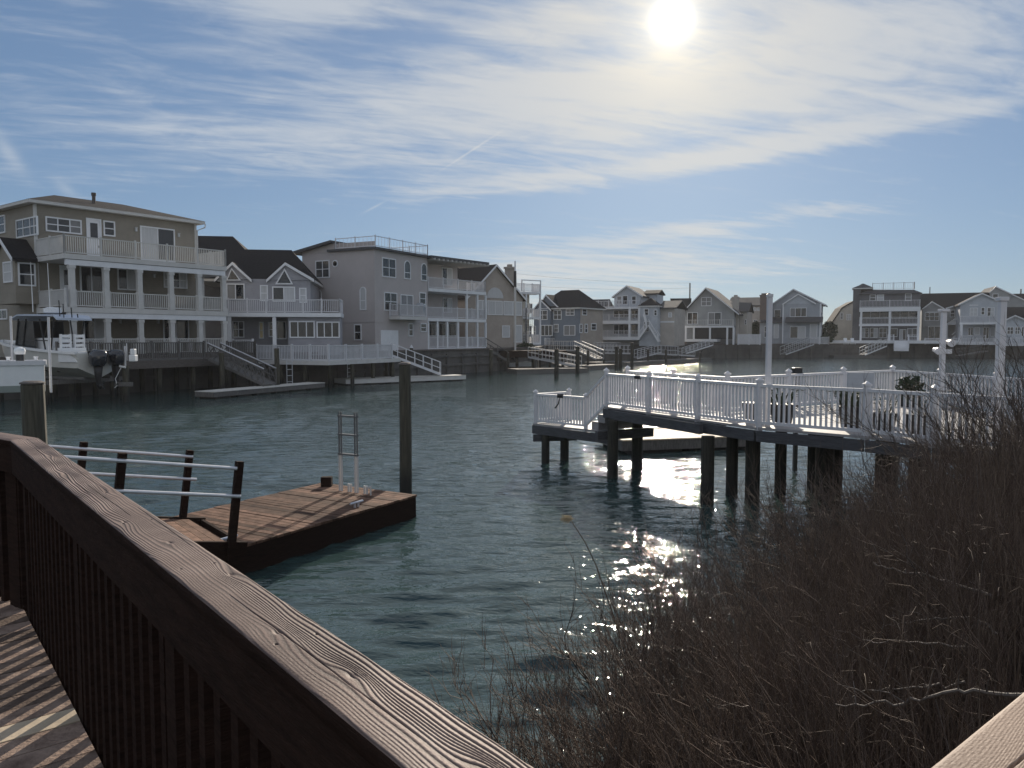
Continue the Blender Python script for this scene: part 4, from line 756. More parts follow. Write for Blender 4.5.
# ---- house 11: dark roof, small gables
f = Face((922, 144), (962, 141.5)); H = House(f, 'low dark-roofed house with white arched window gables between bigger neighbours'); a, b = f.u(c6(455, 250)), f.u(c6(700, 250)); ze = f.z(c6(600, 215), .2)
H.box('wall', 'ash', a, b, 0, 9, 2.2, ze); H.cross(a - .5, b + 4, 0, 9, ze, f.z(c6(620, 134), 4.5), roof='roof_dark', over=.3)
for pk, x0, x1 in (((512, 180), 462, 574), ((637, 203), 594, 680)):
    up, zp = f.uz(c6(*pk), -.4); u0, u1 = f.u(c6(x0, 220), -.4), f.u(c6(x1, 220), -.4); H.box('bay', 'ash', u0, u1, -.4, -.002, ze - 3.4, ze - .02); H.gable(u0, u1, -.4, 4, ze - .02, zp, 'ash', uc=up, over=.2)
sub(f, H, c6, [(472, 236, 552, 282, 3), (486, 232, 540, 236, 1, dict(mid=False)), (612, 222, 664, 262, 2), (490, 312, 560, 385, 2, dict(mid=False))], off=-.4)
up, zp = f.uz(c6(640, 274), -2.2); u0, u1 = f.u(c6(590, 305), -2.2), f.u(c6(690, 305), -2.2); H.gable(u0, u1, -2.2, -.41, f.z(c6(640, 305), -2.2), zp, 'white', over=.2)
for u in (u0 + .2, u1 - .2): mb = MB(); f.hex(mb, u - .14, u + .14, -2.1, -1.8, 2.3, f.z(c6(640, 305), -2.2)); mb.build('column', 'white', H.e)
a2, b2 = f.u(c6(470, 395), -3), f.u(c6(540, 395), -3); H.rail([(a2, -3, 2.3), (b2, -3, 2.3)], 1.0, bal=.25)
mb = MB(); p0 = f.W(f.u(c6(625, 385), -2.5), -2.5, f.z(c6(625, 385), -2.5)); p1 = f.W(f.u(c6(668, 348), -2.5), -2.5, f.z(c6(668, 348), -2.5)); 
for o in (0, 1): mb.bar(p0 + f.n * o, p1 + f.n * o, .1, .3); mb.bar(p0 + f.n * o + Vector((0, 0, .8)), p1 + f.n * o + Vector((0, 0, .8)), .1, .1)
mb.build('stairs', 'white', H.e)
# ---- house 12: pale front gable with porch
f = Face((960, 135), (1001, 132.5)); H = House(f, 'pale blue front-gabled house with fan window above a deep porch'); up, zp = f.uz(c6(790, 134)); a, b = f.u(c6(668, 240)), f.u(c6(912, 240)); ze = f.z(c6(660, 192)); zb, zg = f.z(c6(770, 292)), f.z(c6(770, 400))
H.box('wall', 'pale_blue', a, b, 1.8, 9, 2.2, zb); H.box('wall', 'pale_blue', a, b, 0, 9, zb + .02, ze); H.gable(a, b, 0, 9, ze, zp, 'pale_blue', roof='roof_grey', uc=up, over=.35)
H.box('deck', 'white', a - .1, b + .1, -1.0, -.01, zb - .35, zb); H.rail([(a, -.9, zb), (b, -.9, zb)], 1.1, bal=.22); H.box('deck', 'white', a - 1, b + 1, -1.4, 1.79, zg - .5, zg); H.rail([(a, -1.2, zg), (f.u(c6(808, 380), -1.2), -1.2, zg)], 1.1, bal=.22)
for x in (674, 872): u = f.u(c6(x, 340), -.8); mb = MB(); f.hex(mb, u - .2, u + .2, -1, -.6, zg, zb - .352); mb.build('column', 'white', H.e)
sub(f, H, c6, [(722, 210, 766, 258, 2), (784, 208, 806, 250, 1), (818, 208, 860, 258, 2, dict(panes=['glass', 'curtain'])), (720, 193, 768, 199, 1, dict(arch=False, mid=False))])
sub(f, H, c6, [(712, 320, 742, 365, 2, dict(mid=False)), (748, 318, 778, 362, 1, dict(panes=['curtain'], mid=False)), (796, 318, 830, 385, 2, dict(mid=False)), (836, 320, 862, 372, 1, dict(mid=False, panes=['curtain']))], off=1.8)
# ---- house behind 12
f = Face((988, 148), (1024, 146)); H = House(f, 'large grey gable rising behind the pale front-gabled house'); up, zp = f.uz(c6(866, 96)); a = f.u(c6(780, 140)); b = f.u(c6(1050, 180)); ze = f.z(c6(1050, 182))
H.box('wall', 'ash', a, b, 0, 8, 2.2, ze); H.gable(a - .2, b, 0, 9, ze, zp, 'ash', roof='roof_grey', uc=up, over=.2); H.box('wall', 'ash', b - 1, b + 6, 2, 9, 2.2, ze + .3); H.cross(b - 1, b + 6, 2, 9, ze + .3, ze + 1.8)
H.winuz(up - .5, up + .5, ze + .4, ze + 1.8, 0, 1)
# ---- house 13: right small gable
f = Face((1003, 131), (1034, 129.5)); H = House(f, 'low grey cottage with a wide white-trimmed gable, far right of the row'); up, zp = f.uz(c6(972, 257)); a, b = f.u(c6(906, 320)), f.u(c6(1040, 320)); ze = f.z(c6(915, 287))
H.box('wall', 'pale_blue', a, b, 0, 8, 2.2, ze); H.gable(a, b, 0, 8, ze, zp, 'pale_blue', roof='roof_dark', uc=up, over=.35); sub(f, H, c6, [(928, 316, 966, 358, 2), (972, 316, 1002, 358, 2), (1008, 316, 1024, 370, 1, dict(mid=False))])
H.box('wall', 'ash', a, b + 4, 8.01, 14, 2.2, ze + 1); H.cross(a, b + 4, 7.9, 14, ze + .9, ze + 2.6)
H.box('deck', 'white', a, b, -1.5, -.01, 2.1, 2.5); H.rail([(a, -1.4, 2.5), (b, -1.4, 2.5)], 1.0, bal=.22)
# ================================================================== generic waterside pieces
V3 = lambda x, y, z=0: Vector((x, y, z))
def wl(px, py): return atZ(px, py, 0)
def piling(px, pytop, pywater, r, label, group=None, cap=None, z=None, m='piling'):
    b = wl(px, pywater); b.x = atY(px, (pytop + min(pywater, 440)) / 2, b.y).x; zt = atY(px, pytop, b.y).z if z is None else z
    e = thing('piling', label, 'piling', (b.x, b.y, 0), group); mb = MB(); n = 14
    mb.tube([(b.x, b.y, -2), (b.x, b.y, .2), (b.x + r * .06, b.y, zt * .5), (b.x, b.y, zt - .02), (b.x, b.y, zt)], [r * 1.05, r * 1.03, r, r * .97, r * .9], n); mb.build('post', m, e, smooth=False)
    mb = MB(); mb.tube([(b.x, b.y, zt + .004), (b.x, b.y, zt + .03), (b.x, b.y, zt + (.3 if cap == 'white' else .06))], [r * 1.06, r * 1.06, r * (.15 if cap == 'white' else .7)], n); mb.build('cap', cap or 'old_wood', e)
    return e
def float_dock(name, label, o, d, n, L, W, z, m='pale_dock', side='grey_wood', th=.35, board=.15, group=None):
    """floating dock: o is one corner, d runs along it, n across it"""
    o = V3(o[0], o[1]); e = thing(name, label, 'floating dock', (o.x, o.y, 0), group); k = int(L / board); mb = MB(); at = lambda s, p, zz: o + d * s + n * p + V3(0, 0, zz)
    for i in range(k):
        s0 = L * i / k + .007; s1 = L * (i + 1) / k - .007; dz = random.uniform(-.005, .005)
        mb.hexa([at(s0, -.03, z - .04), at(s1, -.03, z - .04), at(s1, W + .03, z - .04), at(s0, W + .03, z - .04), at(s0, -.03, z + dz), at(s1, -.03, z + dz), at(s1, W + .03, z + dz), at(s0, W + .03, z + dz)])
    mb.build('decking', m, e); mb = MB()
    for p in (.03, W - .03): mb.bar(at(0, p, z - .045 - th / 2), at(L, p, z - .045 - th / 2), .06, th)
    for s in (.03, L - .03): mb.bar(at(s, .062, z - .045 - th / 2), at(s, W - .062, z - .045 - th / 2), .06, th)
    mb.build('side_board', side, e); mb = MB(); kk = max(2, int(L / 1.6))
    for i in range(kk):
        s0 = L * i / kk + .25; s1 = L * (i + 1) / kk - .25; mb.hexa([at(s0, .1, -.3), at(s1, .1, -.3), at(s1, W - .1, -.3), at(s0, W - .1, -.3), at(s0, .1, z - .06), at(s1, .1, z - .06), at(s1, W - .1, z - .06), at(s0, W - .1, z - .06)])
    mb.build('float', 'float_dark', e); return e
def gangway(label, a, b, w, h, m='aluminium', bays=6, lattice=False, group='gangways down to floating docks', floor='grey_wood', rails=2, rm=None):
    a = V3(*a); b = V3(*b); d = (b - a).normalized(); nn = V3(-d.y, d.x).normalized(); e = thing('gangway', label, 'gangway', tuple(b), group); mb = MB()
    mb.bar(a, b, w, .08); mb.build('walkway', floor, e)
    for s in (-1, 1):
        mb = MB(); o = nn * (w / 2 + .04) * s
        mb.bar(a + o, b + o, .06, .18); mb.bar(a + o + V3(0, 0, h), b + o + V3(0, 0, h), .07, .07)
        for r in range(1, rails): mb.bar(a + o + V3(0, 0, h * r / rails), b + o + V3(0, 0, h * r / rails), .045, .05)
        for i in range(bays + 1):
            p = a.lerp(b, i / bays) + o; mb.bar(p, p + V3(0, 0, h), .05, .05, d)
            if lattice and i < bays:
                q = a.lerp(b, (i + 1) / bays) + o; mb.bar(p + V3(0, 0, .1), q + V3(0, 0, h), .04, .04); mb.bar(p + V3(0, 0, h), q + V3(0, 0, .1), .04, .04)
        mb.build('side_rail', m, e)
        if rm: mb = MB(); mb.bar(a + o + V3(0, 0, h + .06), b + o + V3(0, 0, h + .06), .1, .05); mb.build('handrail', rm, e)
    return e
def ladder(name, label, p, d, h, w, m='aluminium', below=.0, rungs=4, r=.025):
    p = V3(*p); e = thing(name, label, 'ladder', tuple(p)); mb = MB()
    for s in (-1, 1): mb.tube([p + d * s * w / 2 + V3(0, 0, -below), p + d * s * w / 2 + V3(0, 0, h)], r, 6)
    for i in range(rungs): z = -below + (h + below) * (i + .5) / rungs; mb.bar(p - d * w / 2 + V3(0, 0, z), p + d * w / 2 + V3(0, 0, z), .05, .035)
    mb.build('frame', m, e); return e
# ---- the near brown floating dock, its ladder, pilings and ramp
dd = V3(-.5, -.866).normalized(); dn = V3(-.866, .5)
DO = V3(-1.92, 15.2); zt = .46
e = float_dock('floating_dock', 'brown plank floating dock in the foreground with a raised ladder at its far end', (DO.x, DO.y), dd, dn, 5.9, 2.5, zt, 'dock_board', 'dark_wood', .42, .14)
mb = MB(); p = DO + dn * 2.15 + dd * .25; mb.box(p.x - .11, p.x + .11, p.y - .08, p.y + .08, zt, zt + .2); mb.build('mooring_block', 'dark_wood', e, bevel=.01)
for s in (1.3, 4.2):
    p = DO + dd * s - dn * .0; q = p + dd * .34; mb = MB(); mb.tube([p + dn * .25 + V3(0, 0, zt + .09), q + dn * .25 + V3(0, 0, zt + .09)], .022, 6); mb.tube([p.lerp(q, .35) + dn * .25 + V3(0, 0, zt), p.lerp(q, .35) + dn * .25 + V3(0, 0, zt + .09)], .02, 6); mb.tube([p.lerp(q, .65) + dn * .25 + V3(0, 0, zt), p.lerp(q, .65) + dn * .25 + V3(0, 0, zt + .09)], .02, 6); mb.build('cleat', 'galv', e)
piling(405, 365, 497, .135, 'tall dark timber piling standing at the corner of the brown floating dock')
piling(33.5, 384, 520, .21, 'thick green-brown piling rising beside the wooden railing on the left', z=None)
# ladder swung up on the dock: twin stringers, three dark rungs, hooked feet
lb = DO + dn * 1.36 + dd * .45; e = thing('swim_ladder', 'folded-up aluminium swim ladder with curved feet on the brown dock', 'ladder', (lb.x, lb.y, zt)); mb = MB(); mr_ = MB(); w = .21
for s in (-1, 1):
    for o in (-.03, .03):
        q = lb + dn * (s * w + o); mb.tube([q + V3(0, 0, 1.2), q + V3(0, 0, .22), q - dn * .03 + V3(0, 0, .09), q + V3(0, 0, .03) - dn * .12, q + V3(0, 0, .09) - dn * .21, q + V3(0, 0, .2) - dn * .24, q + V3(0, 0, .62) - dn * .24], .022, 7)
        mr_.tube([q + V3(0, 0, 1.2), q + V3(0, 0, 2.08)], .018, 7)
for z in (1.22, 1.62, 2.0): mr_.bar(lb - dn * .25 + V3(0, 0, z), lb + dn * .25 + V3(0, 0, z), .07, .035)
mb.tube([lb - dn * .25 + V3(0, 0, .28), lb + dn * .25 + V3(0, 0, .28)], .014, 6)
q = lb - dn * .62 + dd * .05; mb.tube([q + V3(0, 0, .64), q + V3(0, 0, .2), q - dn * .04 + V3(0, 0, .0), q - dn * .1 + V3(0, 0, -.1)], .016, 6); mb.tube([q + dn * .1 + V3(0, 0, .6), q + V3(0, 0, .62)], .014, 6)
mb.tube([q - dn * .15 + V3(.11 * math.cos(k * .63), 0, .16 + .15 * math.sin(k * .63)) for k in range(11)], .02, 6)
mb.build('frame', 'offwhite', e); mr_.build('rung', 'ladder_grey', e)
# ramp with leaning posts and white pipe rails
ra = V3(-.78, -.63).normalized(); rn = V3(-ra.y, ra.x); rn = rn if rn.y > 0 else -rn
R0 = V3(-4.14, 11.05, zt + .1); sl = .175; W = 1.95; e = thing('gangway', 'dark ramp with leaning posts and white pipe handrails leading to the brown dock', 'gangway', tuple(R0)); at = lambda s, p, z=0: R0 + ra * s + rn * p + V3(0, 0, s * sl + z)
mb = MB()
for i in range(42): s0 = i * .15; mb.hexa([at(s0, .05), at(s0 + .142, .05), at(s0 + .142, W - .05), at(s0, W - .05), at(s0, .05, .04), at(s0 + .142, .05, .04), at(s0 + .142, W - .05, .04), at(s0, W - .05, .04)])
mb.build('decking', 'dock_board', e); mb = MB()
for p in (.0, W): mb.bar(at(-.25, p, -.1), at(6.3, p, -.1), .07, .32)
mb.bar(at(-.22, .04, -.1), at(-.22, W - .04, -.1), .05, .28); mb.build('stringer', 'dark_wood', e)
lean = -ra * .16
for p, ss, hh in ((-.05, (0, 1.55, 3.1, 4.65), 1.2), (W + .05, (.1, 1.65, 3.2, 4.75), 1.12)):
    for s in ss: a = at(s, p, -.25); mb = MB(); mb.bar(a, a + lean * 1.1 + V3(0, 0, hh + .28), .1, .1, ra); mb.build('post', 'dark_wood', e)
    for z in (hh - .06, hh * .62): a0 = at(-.1 if z < 1 else .0, p, z) + lean * (z / 1.15); mb = MB(); mb.tube([a0 - rn * .0 + V3(0, -.07, 0), at(5.6, p, z) + lean * (z / 1.15) + V3(0, -.07, 0)], .026, 8); mb.build('pipe_rail', 'galv', e)
h0 = at(6.3, W / 2, -.06); mb = MB(); e2 = thing('landing_deck', 'small brown landing at the head of the dark ramp', 'deck', tuple(h0)); mb.prism([(p.x, p.y) for p in (at(6.32, -.6), at(6.32, W + .6), at(8.5, W + .6), at(8.5, -.6))], h0.z - .1, h0.z + .04); mb.build('decking', 'dock_board', e2); mb = MB()
for s in (6.6, 8.2):
    for p in (-.3, W + .3): q = at(s, p); mb.tube([(q.x, q.y, -2), (q.x, q.y, h0.z - .1)], .13, 8)
mb.build('legs', 'piling', e2)
# ---- house 1 waterside deck, ramp and float
f1 = Face((130, 46.6), (256, 55.5)); zf = 2.15
e = thing('waterside_deck', 'grey weathered timber deck with close balusters in front of the olive house', 'deck', tuple(f1.W(4, 0, 0)))
UE = f1.L; mb = MB(); f1.hex(mb, -4.5, UE, 0, 2.3, zf - .12, zf); mb.build('decking', 'grey_wood', e)
mb = MB(); f1.hex(mb, -4.5, UE, -.06, -.003, zf - .5, zf - .01); f1.hex(mb, -4.5, UE, 1.0, 1.1, zf - .5, zf - .13); mb.build('beam', 'old_wood', e)
mb = MB(); railing(mb, [f1.W(-4.4, .08, zf), f1.W(f1.u((205, 350)), .08, zf)], 1.12, .16, .06, .12, True, .12, 2.0); mb.build('railing', 'grey_wood', e); mb = MB(); railing(mb, [f1.W(f1.u((228, 350)), .08, zf), f1.W(UE, .08, zf), f1.W(UE, 2.2, zf)], 1.12, .16, .06, .12, True, .12, 2.0); mb.build('railing', 'grey_wood', e)
for u in (-3.5, -1, 2.2, 4.8, 7.6, UE - .3):
    for y in (.25, 1.9): q = f1.W(u, y, 0); mb = MB(); mb.tube([(q.x, q.y, -2), (q.x, q.y, zf - .13)], .17, 8); mb.build('piling', 'piling', e)
dk1 = (wl(325, 388.5) - wl(214, 399)); d1 = V3(dk1.x, dk1.y).normalized(); L1 = V3(dk1.x, dk1.y).length; n1 = V3(-d1.y, d1.x); o1 = wl(214, 399)
float_dock('floating_dock', 'low weathered floating dock below the grey timber deck', (o1.x, o1.y), d1, n1, L1, 1.5, .42, 'pale_dock', 'grey_wood', .28, group=None)
a = f1.W(f1.u((208, 350)), -.6, zf); b = o1 + d1 * (L1 * .56) + n1 * .9 + V3(0, 0, .5)
gangway('long weathered wooden ramp with pale handrails below the olive house', tuple(a), tuple(b), 1.2, 1.0, 'grey_wood', 9, True, rm='galv')
piling(222, 353, 393, .16, 'piling at the near end of the low floating dock'); piling(277, 349, 391, .17, 'piling beside the foot of the long wooden ramp')
lp = o1 + d1 * (L1 * .8) + n1 * 1.6; ladder('swim_ladder', 'white ladder hanging from the angular white terrace', (lp.x, lp.y + .6, .3), d1, 1.7, .55, 'galv')
# ---- house 3 floating dock and gangway
dk3 = wl(466, 380.5) - wl(346, 385.5); d3 = V3(dk3.x, dk3.y).normalized(); L3 = V3(dk3.x, dk3.y).length; n3 = V3(-d3.y, d3.x); o3 = wl(346, 385.5)
float_dock('floating_dock', 'white-topped floating dock below the boxy mauve house', (o3.x, o3.y), d3, n3, L3, 2.0, .45, 'pale_dock', 'offwhite', .3)
a = atY(389, 354.5, 62.5); b = o3 + d3 * (L3 * .82) + n3 * .9 + V3(0, 0, .55); gangway('metal gangway with pipe rails below the boxy mauve house', tuple(a), tuple(b), 1.1, 1.0, 'galv', 6)
e = thing('gangway_landing', 'small landing at the head of the metal pipe-railed gangway', 'deck', tuple(a)); mb = MB(); mb.box(a.x - 1.4, a.x - .02, a.y - .6, a.y + 2.6, a.z - .2, a.z); mb.build('decking', 'grey_wood', e); mb = MB()
for q in ((-1.2, 0), (-.2, 0), (-.2, 2.2)): mb.tube([(a.x + q[0], a.y + q[1], -2), (a.x + q[0], a.y + q[1], a.z - .2)], .14, 8)
mb.build('legs', 'piling', e)
piling(361, 350, 380, .15, 'piling at the near end of the white-topped floating dock'); piling(411.5, 348, 377, .16, 'white-capped piling behind the metal gangway', cap='white'); piling(491, 350, 375.5, .17, 'lone dark piling at the corner by the mauve house decks')
lp = o3 + d3 * 1.2 + n3 * 1.7; ladder('swim_ladder', 'white ladder standing on the white-topped floating dock', (lp.x, lp.y, .45), d3, 1.5, .5, 'galv', rungs=5)
# ---- docks at the head of the canal
xd = atY(486, 350, 84)
e = thing('timber_dock', 'dark timber dock with stair rail beside the tan gabled house', 'dock', (xd.x + 3, 84, 0)); z = atY(500, 350.5, 84).z; mb = MB(); mb.box(xd.x, atY(566, 350, 84).x, 82.6, 86, z - .25, z); mb.build('decking', 'dark_wood', e); mb = MB(); mb.box(xd.x, atY(566, 350, 84).x, 82.54, 82.597, z - .75, z - .02); mb.build('beam', 'dark_wood', e)
for px in (500, 517, 533, 550, 563): q = atY(px, 350, 83); mb = MB(); mb.tube([(q.x, q.y, -2), (q.x, q.y, z - .26)], .16, 8); mb.build('piling', 'piling', e)
def flat_dock(label, px0, px1, py0, py1, top, m='grey_wood', z=.45, side='grey_wood', W=2.2):
    a = wl(px0, py0); b = wl(px1, py1); d = V3(b.x - a.x, b.y - a.y); L = d.length; d.normalize(); return float_dock('floating_dock', label, (a.x, a.y), d, V3(-d.y, d.x), L, W, z, m, side, .45, .3)
flat_dock('white-sided floating dock tucked under the dark timber dock', 497, 533, 370, 369, 0, 'pale_dock', .8, 'white', 2.4)
flat_dock('long dark-sided floating dock nearest the open water at the canal head', 517, 588, 374, 372.6, 0, W=2.6)
flat_dock('sunlit floating dock between the two clusters of dark pilings', 589, 620, 370, 368.2, 0, W=2.4)
flat_dock('narrow floating dock farther back behind the gangways', 596, 634, 366, 364.5, 0, W=2)
flat_dock('long low floating dock stretching toward the broad gabled house', 627, 712, 366, 361, 0, W=2.4)
flat_dock('small floating dock below the pedimented house', 733, 786, 357.5, 357, 0, W=2)
flat_dock('floating dock below the charcoal three-storey block', 834, 886, 357.8, 357.8, 0, W=2)
for px, yt, yw, lb in ((556.5, 349.5, 377, 'dark piling standing nearest, in front of the long dark-sided dock'), (577.5, 347, 373.5, 'dark piling at the right part of the long dark-sided dock'), (616.5, 347, 369, 'left piling of the close pair in the middle of the canal'), (620.5, 349, 368.5, 'right piling of the close pair in the middle of the canal'), (632, 343, 367.5, 'tallest dark piling at the canal head, before the white three-level house'), (666, 350, 364.5, 'thin dark piling by the long low floating dock')):
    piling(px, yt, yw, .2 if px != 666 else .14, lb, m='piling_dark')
def gw(label, x0, y0, Y0, x1, y1, Y1, w=1.1, h=1.05, m='dull_white', bays=7, rails=2): a = atY(x0, y0, Y0); b = atY(x1, y1, Y1); return gangway(label, tuple(a), tuple(b), w, h, m, bays, rails=rails)
gw('white railed gangway dropping right behind the nearest dark piling', 530, 357, 82, 580, 366.5, 80, m='dull_white')
gw('white gangway sloping down right in front of the slate-blue house', 578, 349.5, 98, 600, 359, 94, m='dull_white')
gw('level white railed walkway in front of the slate-blue house', 548, 350, 104, 578, 350.5, 100, m='dull_white', h=1.2)
gw('white railed walkway right of the slate-blue house', 596, 350, 110, 618, 350.5, 108, m='dull_white', h=1.1)
gw('white gangway climbing right below the white three-level house', 634, 358.5, 104, 658, 352.5, 107, m='dull_white')
gw('level white railed pier section below the white three-level house', 658, 354, 108, 678, 355, 107, m='dull_white', h=1.2, bays=6)
gw('thin grey gangway below the broad gabled house', 711, 345, 127, 684, 353.5, 124, m='galv', w=.9, h=.9, rails=2)
gw('aluminium gangway below the pedimented house', 811, 344.5, 133, 783, 354.5, 129, m='aluminium', w=1.1, h=1.3, rails=2)
gw('aluminium gangway below the charcoal three-storey block', 884, 346, 131, 862, 355, 129, m='aluminium', w=1.1, h=1.2, rails=2)
gw('dark gangway below the pale front-gabled house', 985, 351, 129, 958, 356, 127, m='grey_wood', w=1.1, h=1.1, rails=2)
gw('white railed pier section behind the close pair of pilings', 600, 353, 106, 632, 353.5, 105, m='dull_white', h=1.1, bays=8)
gw('low grey ramp behind the left piling of the long dark-sided dock', 548, 361, 88, 566, 367, 86, m='grey_wood', bays=5)
gw('white railed dock edge right of the long low floating dock', 678, 355, 110, 694, 356, 110, m='dull_white', h=1.0, bays=4)
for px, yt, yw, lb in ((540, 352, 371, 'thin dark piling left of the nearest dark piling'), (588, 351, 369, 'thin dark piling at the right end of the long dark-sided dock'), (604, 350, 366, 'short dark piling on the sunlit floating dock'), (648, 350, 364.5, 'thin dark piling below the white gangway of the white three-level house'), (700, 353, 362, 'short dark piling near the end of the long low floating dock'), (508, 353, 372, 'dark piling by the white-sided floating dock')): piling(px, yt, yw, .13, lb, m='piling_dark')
e = thing('white_fence', 'white picket fence beside the broad gabled house', 'fence', tuple(atY(745, 345, 128))); mb = MB(); a = atY(738, 345, 129); b = atY(760, 345, 128.4); railing(mb, [V3(a.x, a.y, 2.3), V3(b.x, b.y, 2.3)], 1.75, .2, .15, .1, True, .2, 2.0); mb.build('panel', 'rail_white', e)
e = thing('white_fence', 'low white fence along the sea wall left of the white three-level house', 'fence', tuple(atY(560, 345, 113))); mb = MB(); a = atY(545, 345, 115.5); b = atY(597, 345, 119); railing(mb, [V3(a.x, a.y, 2.3), V3(b.x, b.y, 2.3)], 1.1, .25, .06, .1, True, .14, 2.0); mb.build('panel', 'rail_white', e)
e = thing('white_fence', 'low white railing along the sea wall below the pale houses on the right', 'fence', tuple(atY(960, 345, 127))); mb = MB(); a = atY(925, 345, 134.2); b = atY(1030, 345, 127); railing(mb, [V3(a.x, a.y, 2.3), V3(b.x, b.y, 2.3)], 1.1, .25, .06, .1, True, .14, 2.4); mb.build('panel', 'rail_white', e)
def chair(px, Y, label, m='white'):
    p = atY(px, 345, Y); x, y, z = p.x, p.y, 2.32 if Y > 30 else 1.78; e = thing('patio_chair', label, 'chair', (x, y, z)); 
    mb = MB(); mb.box(x - .3, x + .3, y - .3, y + .3, z + .4, z + .45); mb.build('seat', m, e); mb = MB(); mb.hexa([(x - .3, y + .25, z + .451), (x + .3, y + .25, z + .451), (x + .3, y + .3, z + .451), (x - .3, y + .3, z + .451), (x - .3, y + .42, z + 1.1), (x + .3, y + .42, z + 1.1), (x + .3, y + .47, z + 1.1), (x - .3, y + .47, z + 1.1)]); mb.build('backrest', m, e)
    for sx in (-1, 1):
        mb = MB(); mb.box(x + sx * .33 - .03, x + sx * .33 + .03, y - .3, y + .35, z + .62, z + .66); mb.build('armrest', m, e)
        for sy in (-1, 1): mb = MB(); mb.box(x + sx * .27 - .03, x + sx * .27 + .03, y + sy * .27 - .03, y + sy * .27 + .03, z, z + .4); mb.build('leg', m, e)
chair(846, 133.5, 'left white chair on the patio below the round-cornered charcoal block'); chair(853, 133.3, 'right white chair on the patio below the round-cornered charcoal block')
# ---- poles
def pole(name, label, cat, px, ytop, Y, r, m='grey_wood', z0=2.2, cross=True):
    p = atY(px, ytop, Y); e = thing(name, label, cat, (p.x, Y, z0)); mb = MB(); mb.tube([(p.x, Y, z0), (p.x, Y, p.z)], [r, r * .7], 8); mb.build('pole', m, e)
    if cross: mb = MB(); mb.box(p.x - .9, p.x + .9, Y - .13, Y - .03, p.z - .7, p.z - .55); mb.build('crossarm', m, e)
    return e
p = atY(515, 261, 88); e = thing('flagpole', 'tall pole, white below and dark above, in front of the tan gabled house', 'pole', (p.x, 85.5, 2.2)); zz = atY(515, 287, 85.5).z; mb = MB(); mb.tube([(p.x, 85.5, 1.9), (p.x, 85.5, zz)], .13, 8); mb.build('lower_pole', 'offwhite', e); mb = MB(); mb.tube([(p.x, 85.5, zz), (p.x, 85.5, atY(515, 271, 85.5).z)], [.17, .15], 8); mb.build('furled_flag', 'black', e); mb = MB(); mb.tube([(p.x, 85.5, atY(515, 271, 85.5).z), (p.x, 85.5, atY(515, 261, 85.5).z)], .08, 8); mb.build('upper_pole', 'galv', e)
pole('utility_pole', 'utility pole behind the dark pyramid roof, left of the broad gable', 'utility pole', 690, 283, 165, .2, cross=False); pole('utility_pole', 'thin pole behind the low dark-roofed house', 'utility pole', 930, 287, 150, .12, cross=False); pole('utility_pole', 'short pole top at the far right edge behind the grey gable', 'utility pole', 1021, 289, 165, .2, cross=False)
e = thing('power_line', 'faint overhead wires strung behind the tan gable and white three-level house', 'wire', tuple(atY(600, 295, 165))); mb = MB()
for y0, y1 in ((268, 283), (281, 288)):
    a = atY(470, y0, 150); b = atY(690, y1, 165); mb.tube([a.lerp(b, k / 12) - V3(0, 0, 3.2 * (k / 12) * (1 - k / 12)) for k in range(13)], .014, 4)
mb.build('wire', 'black', e)
# ================================================================== boats
def hull(mb, P, n_st):
    pass
def boat_hull(O, fw, L, B, z0, zs, zb, name, parts, e):
    """lofted hull; O stern centre on plan, fw forward; zs/zb sheer at stern and bow, z0 keel"""
    lf = V3(-fw.y, fw.x); ring = []; up = []; N_ = 14
    for i in range(N_ + 1):
        t = i / N_; hb = B / 2 * (1 - max(0, (t - .45) / .55) ** 2.3) ** .8 if t < 1 else .02; hb = max(hb, .03); sh = zs + (zb - zs) * t ** 1.5; kz = z0 + (zb - z0 - .5) * max(0, (t - .6) / .4) ** 2.2; ch = kz + (sh - kz) * .42
        c = O + fw * (L * t); pf = [(-hb, sh), (-hb * (.93 if t < .6 else .93 - .3 * (t - .6)), ch), (0, kz), (hb * (.93 if t < .6 else .93 - .3 * (t - .6)), ch), (hb, sh)]
        ring.append([c + lf * a + V3(0, 0, b) for a, b in pf]); up.append((c, hb, sh))
    mb.loft(ring, closed=True); return lf, up
O = atY(101, 399, 42.3); O = V3(O.x, O.y); fw = V3(-.90, .436).normalized(); e = thing('motorboat', 'white and beige centre-console fishing boat with twin dark outboards, raised on a lift', 'boat', tuple(O + V3(0, 0, 1.3)))
mb = MB(); lf, up = boat_hull(O, fw, 8.6, 2.7, 1.35, 2.72, 3.35, 'hull', None, e); mb.build('hull', 'gel_beige', e)
mb = MB()
for s in (-1, 1):
    pts = [c + lf * s * (hb + .03) + V3(0, 0, sh + .02) for c, hb, sh in up]
    for a, b in zip(pts[:-1], pts[1:]): mb.bar(a, b, .16, .14)
mb.build('gunwale', 'gel_white', e)
for s in (-1, 1):
    mb = MB()
    q = [(0, .05), (1.5, .05), (1.5, .62), (.7, .55), (.1, .2)]
    c = [O + fw * a + lf * (s * 1.36) + V3(0, 0, 2.2 + b) for a, b in q]; c2_ = [p - lf * s * .06 for p in c]; n = 5; mb.add(c + c2_, [tuple(range(n)), tuple(range(n, 2 * n))[::-1]] + [(i, (i + 1) % n, n + (i + 1) % n, n + i) for i in range(n)]); mb.build('quarter_panel', 'gel_white', e)
def lbox(mb, x0, x1, y0, y1, z0, z1, tp=0.0, O_=None):
    OO = O_ or O; c = []
    for z, k in ((z0, 0), (z1, tp)):
        for x, y in ((x0 + k, y0 + k * .3), (x1 - k, y0 + k * .3), (x1 - k, y1 - k * .3), (x0 + k, y1 - k * .3)): c.append(OO + fw * x + lf * y + V3(0, 0, z))
    mb.hexa(c)
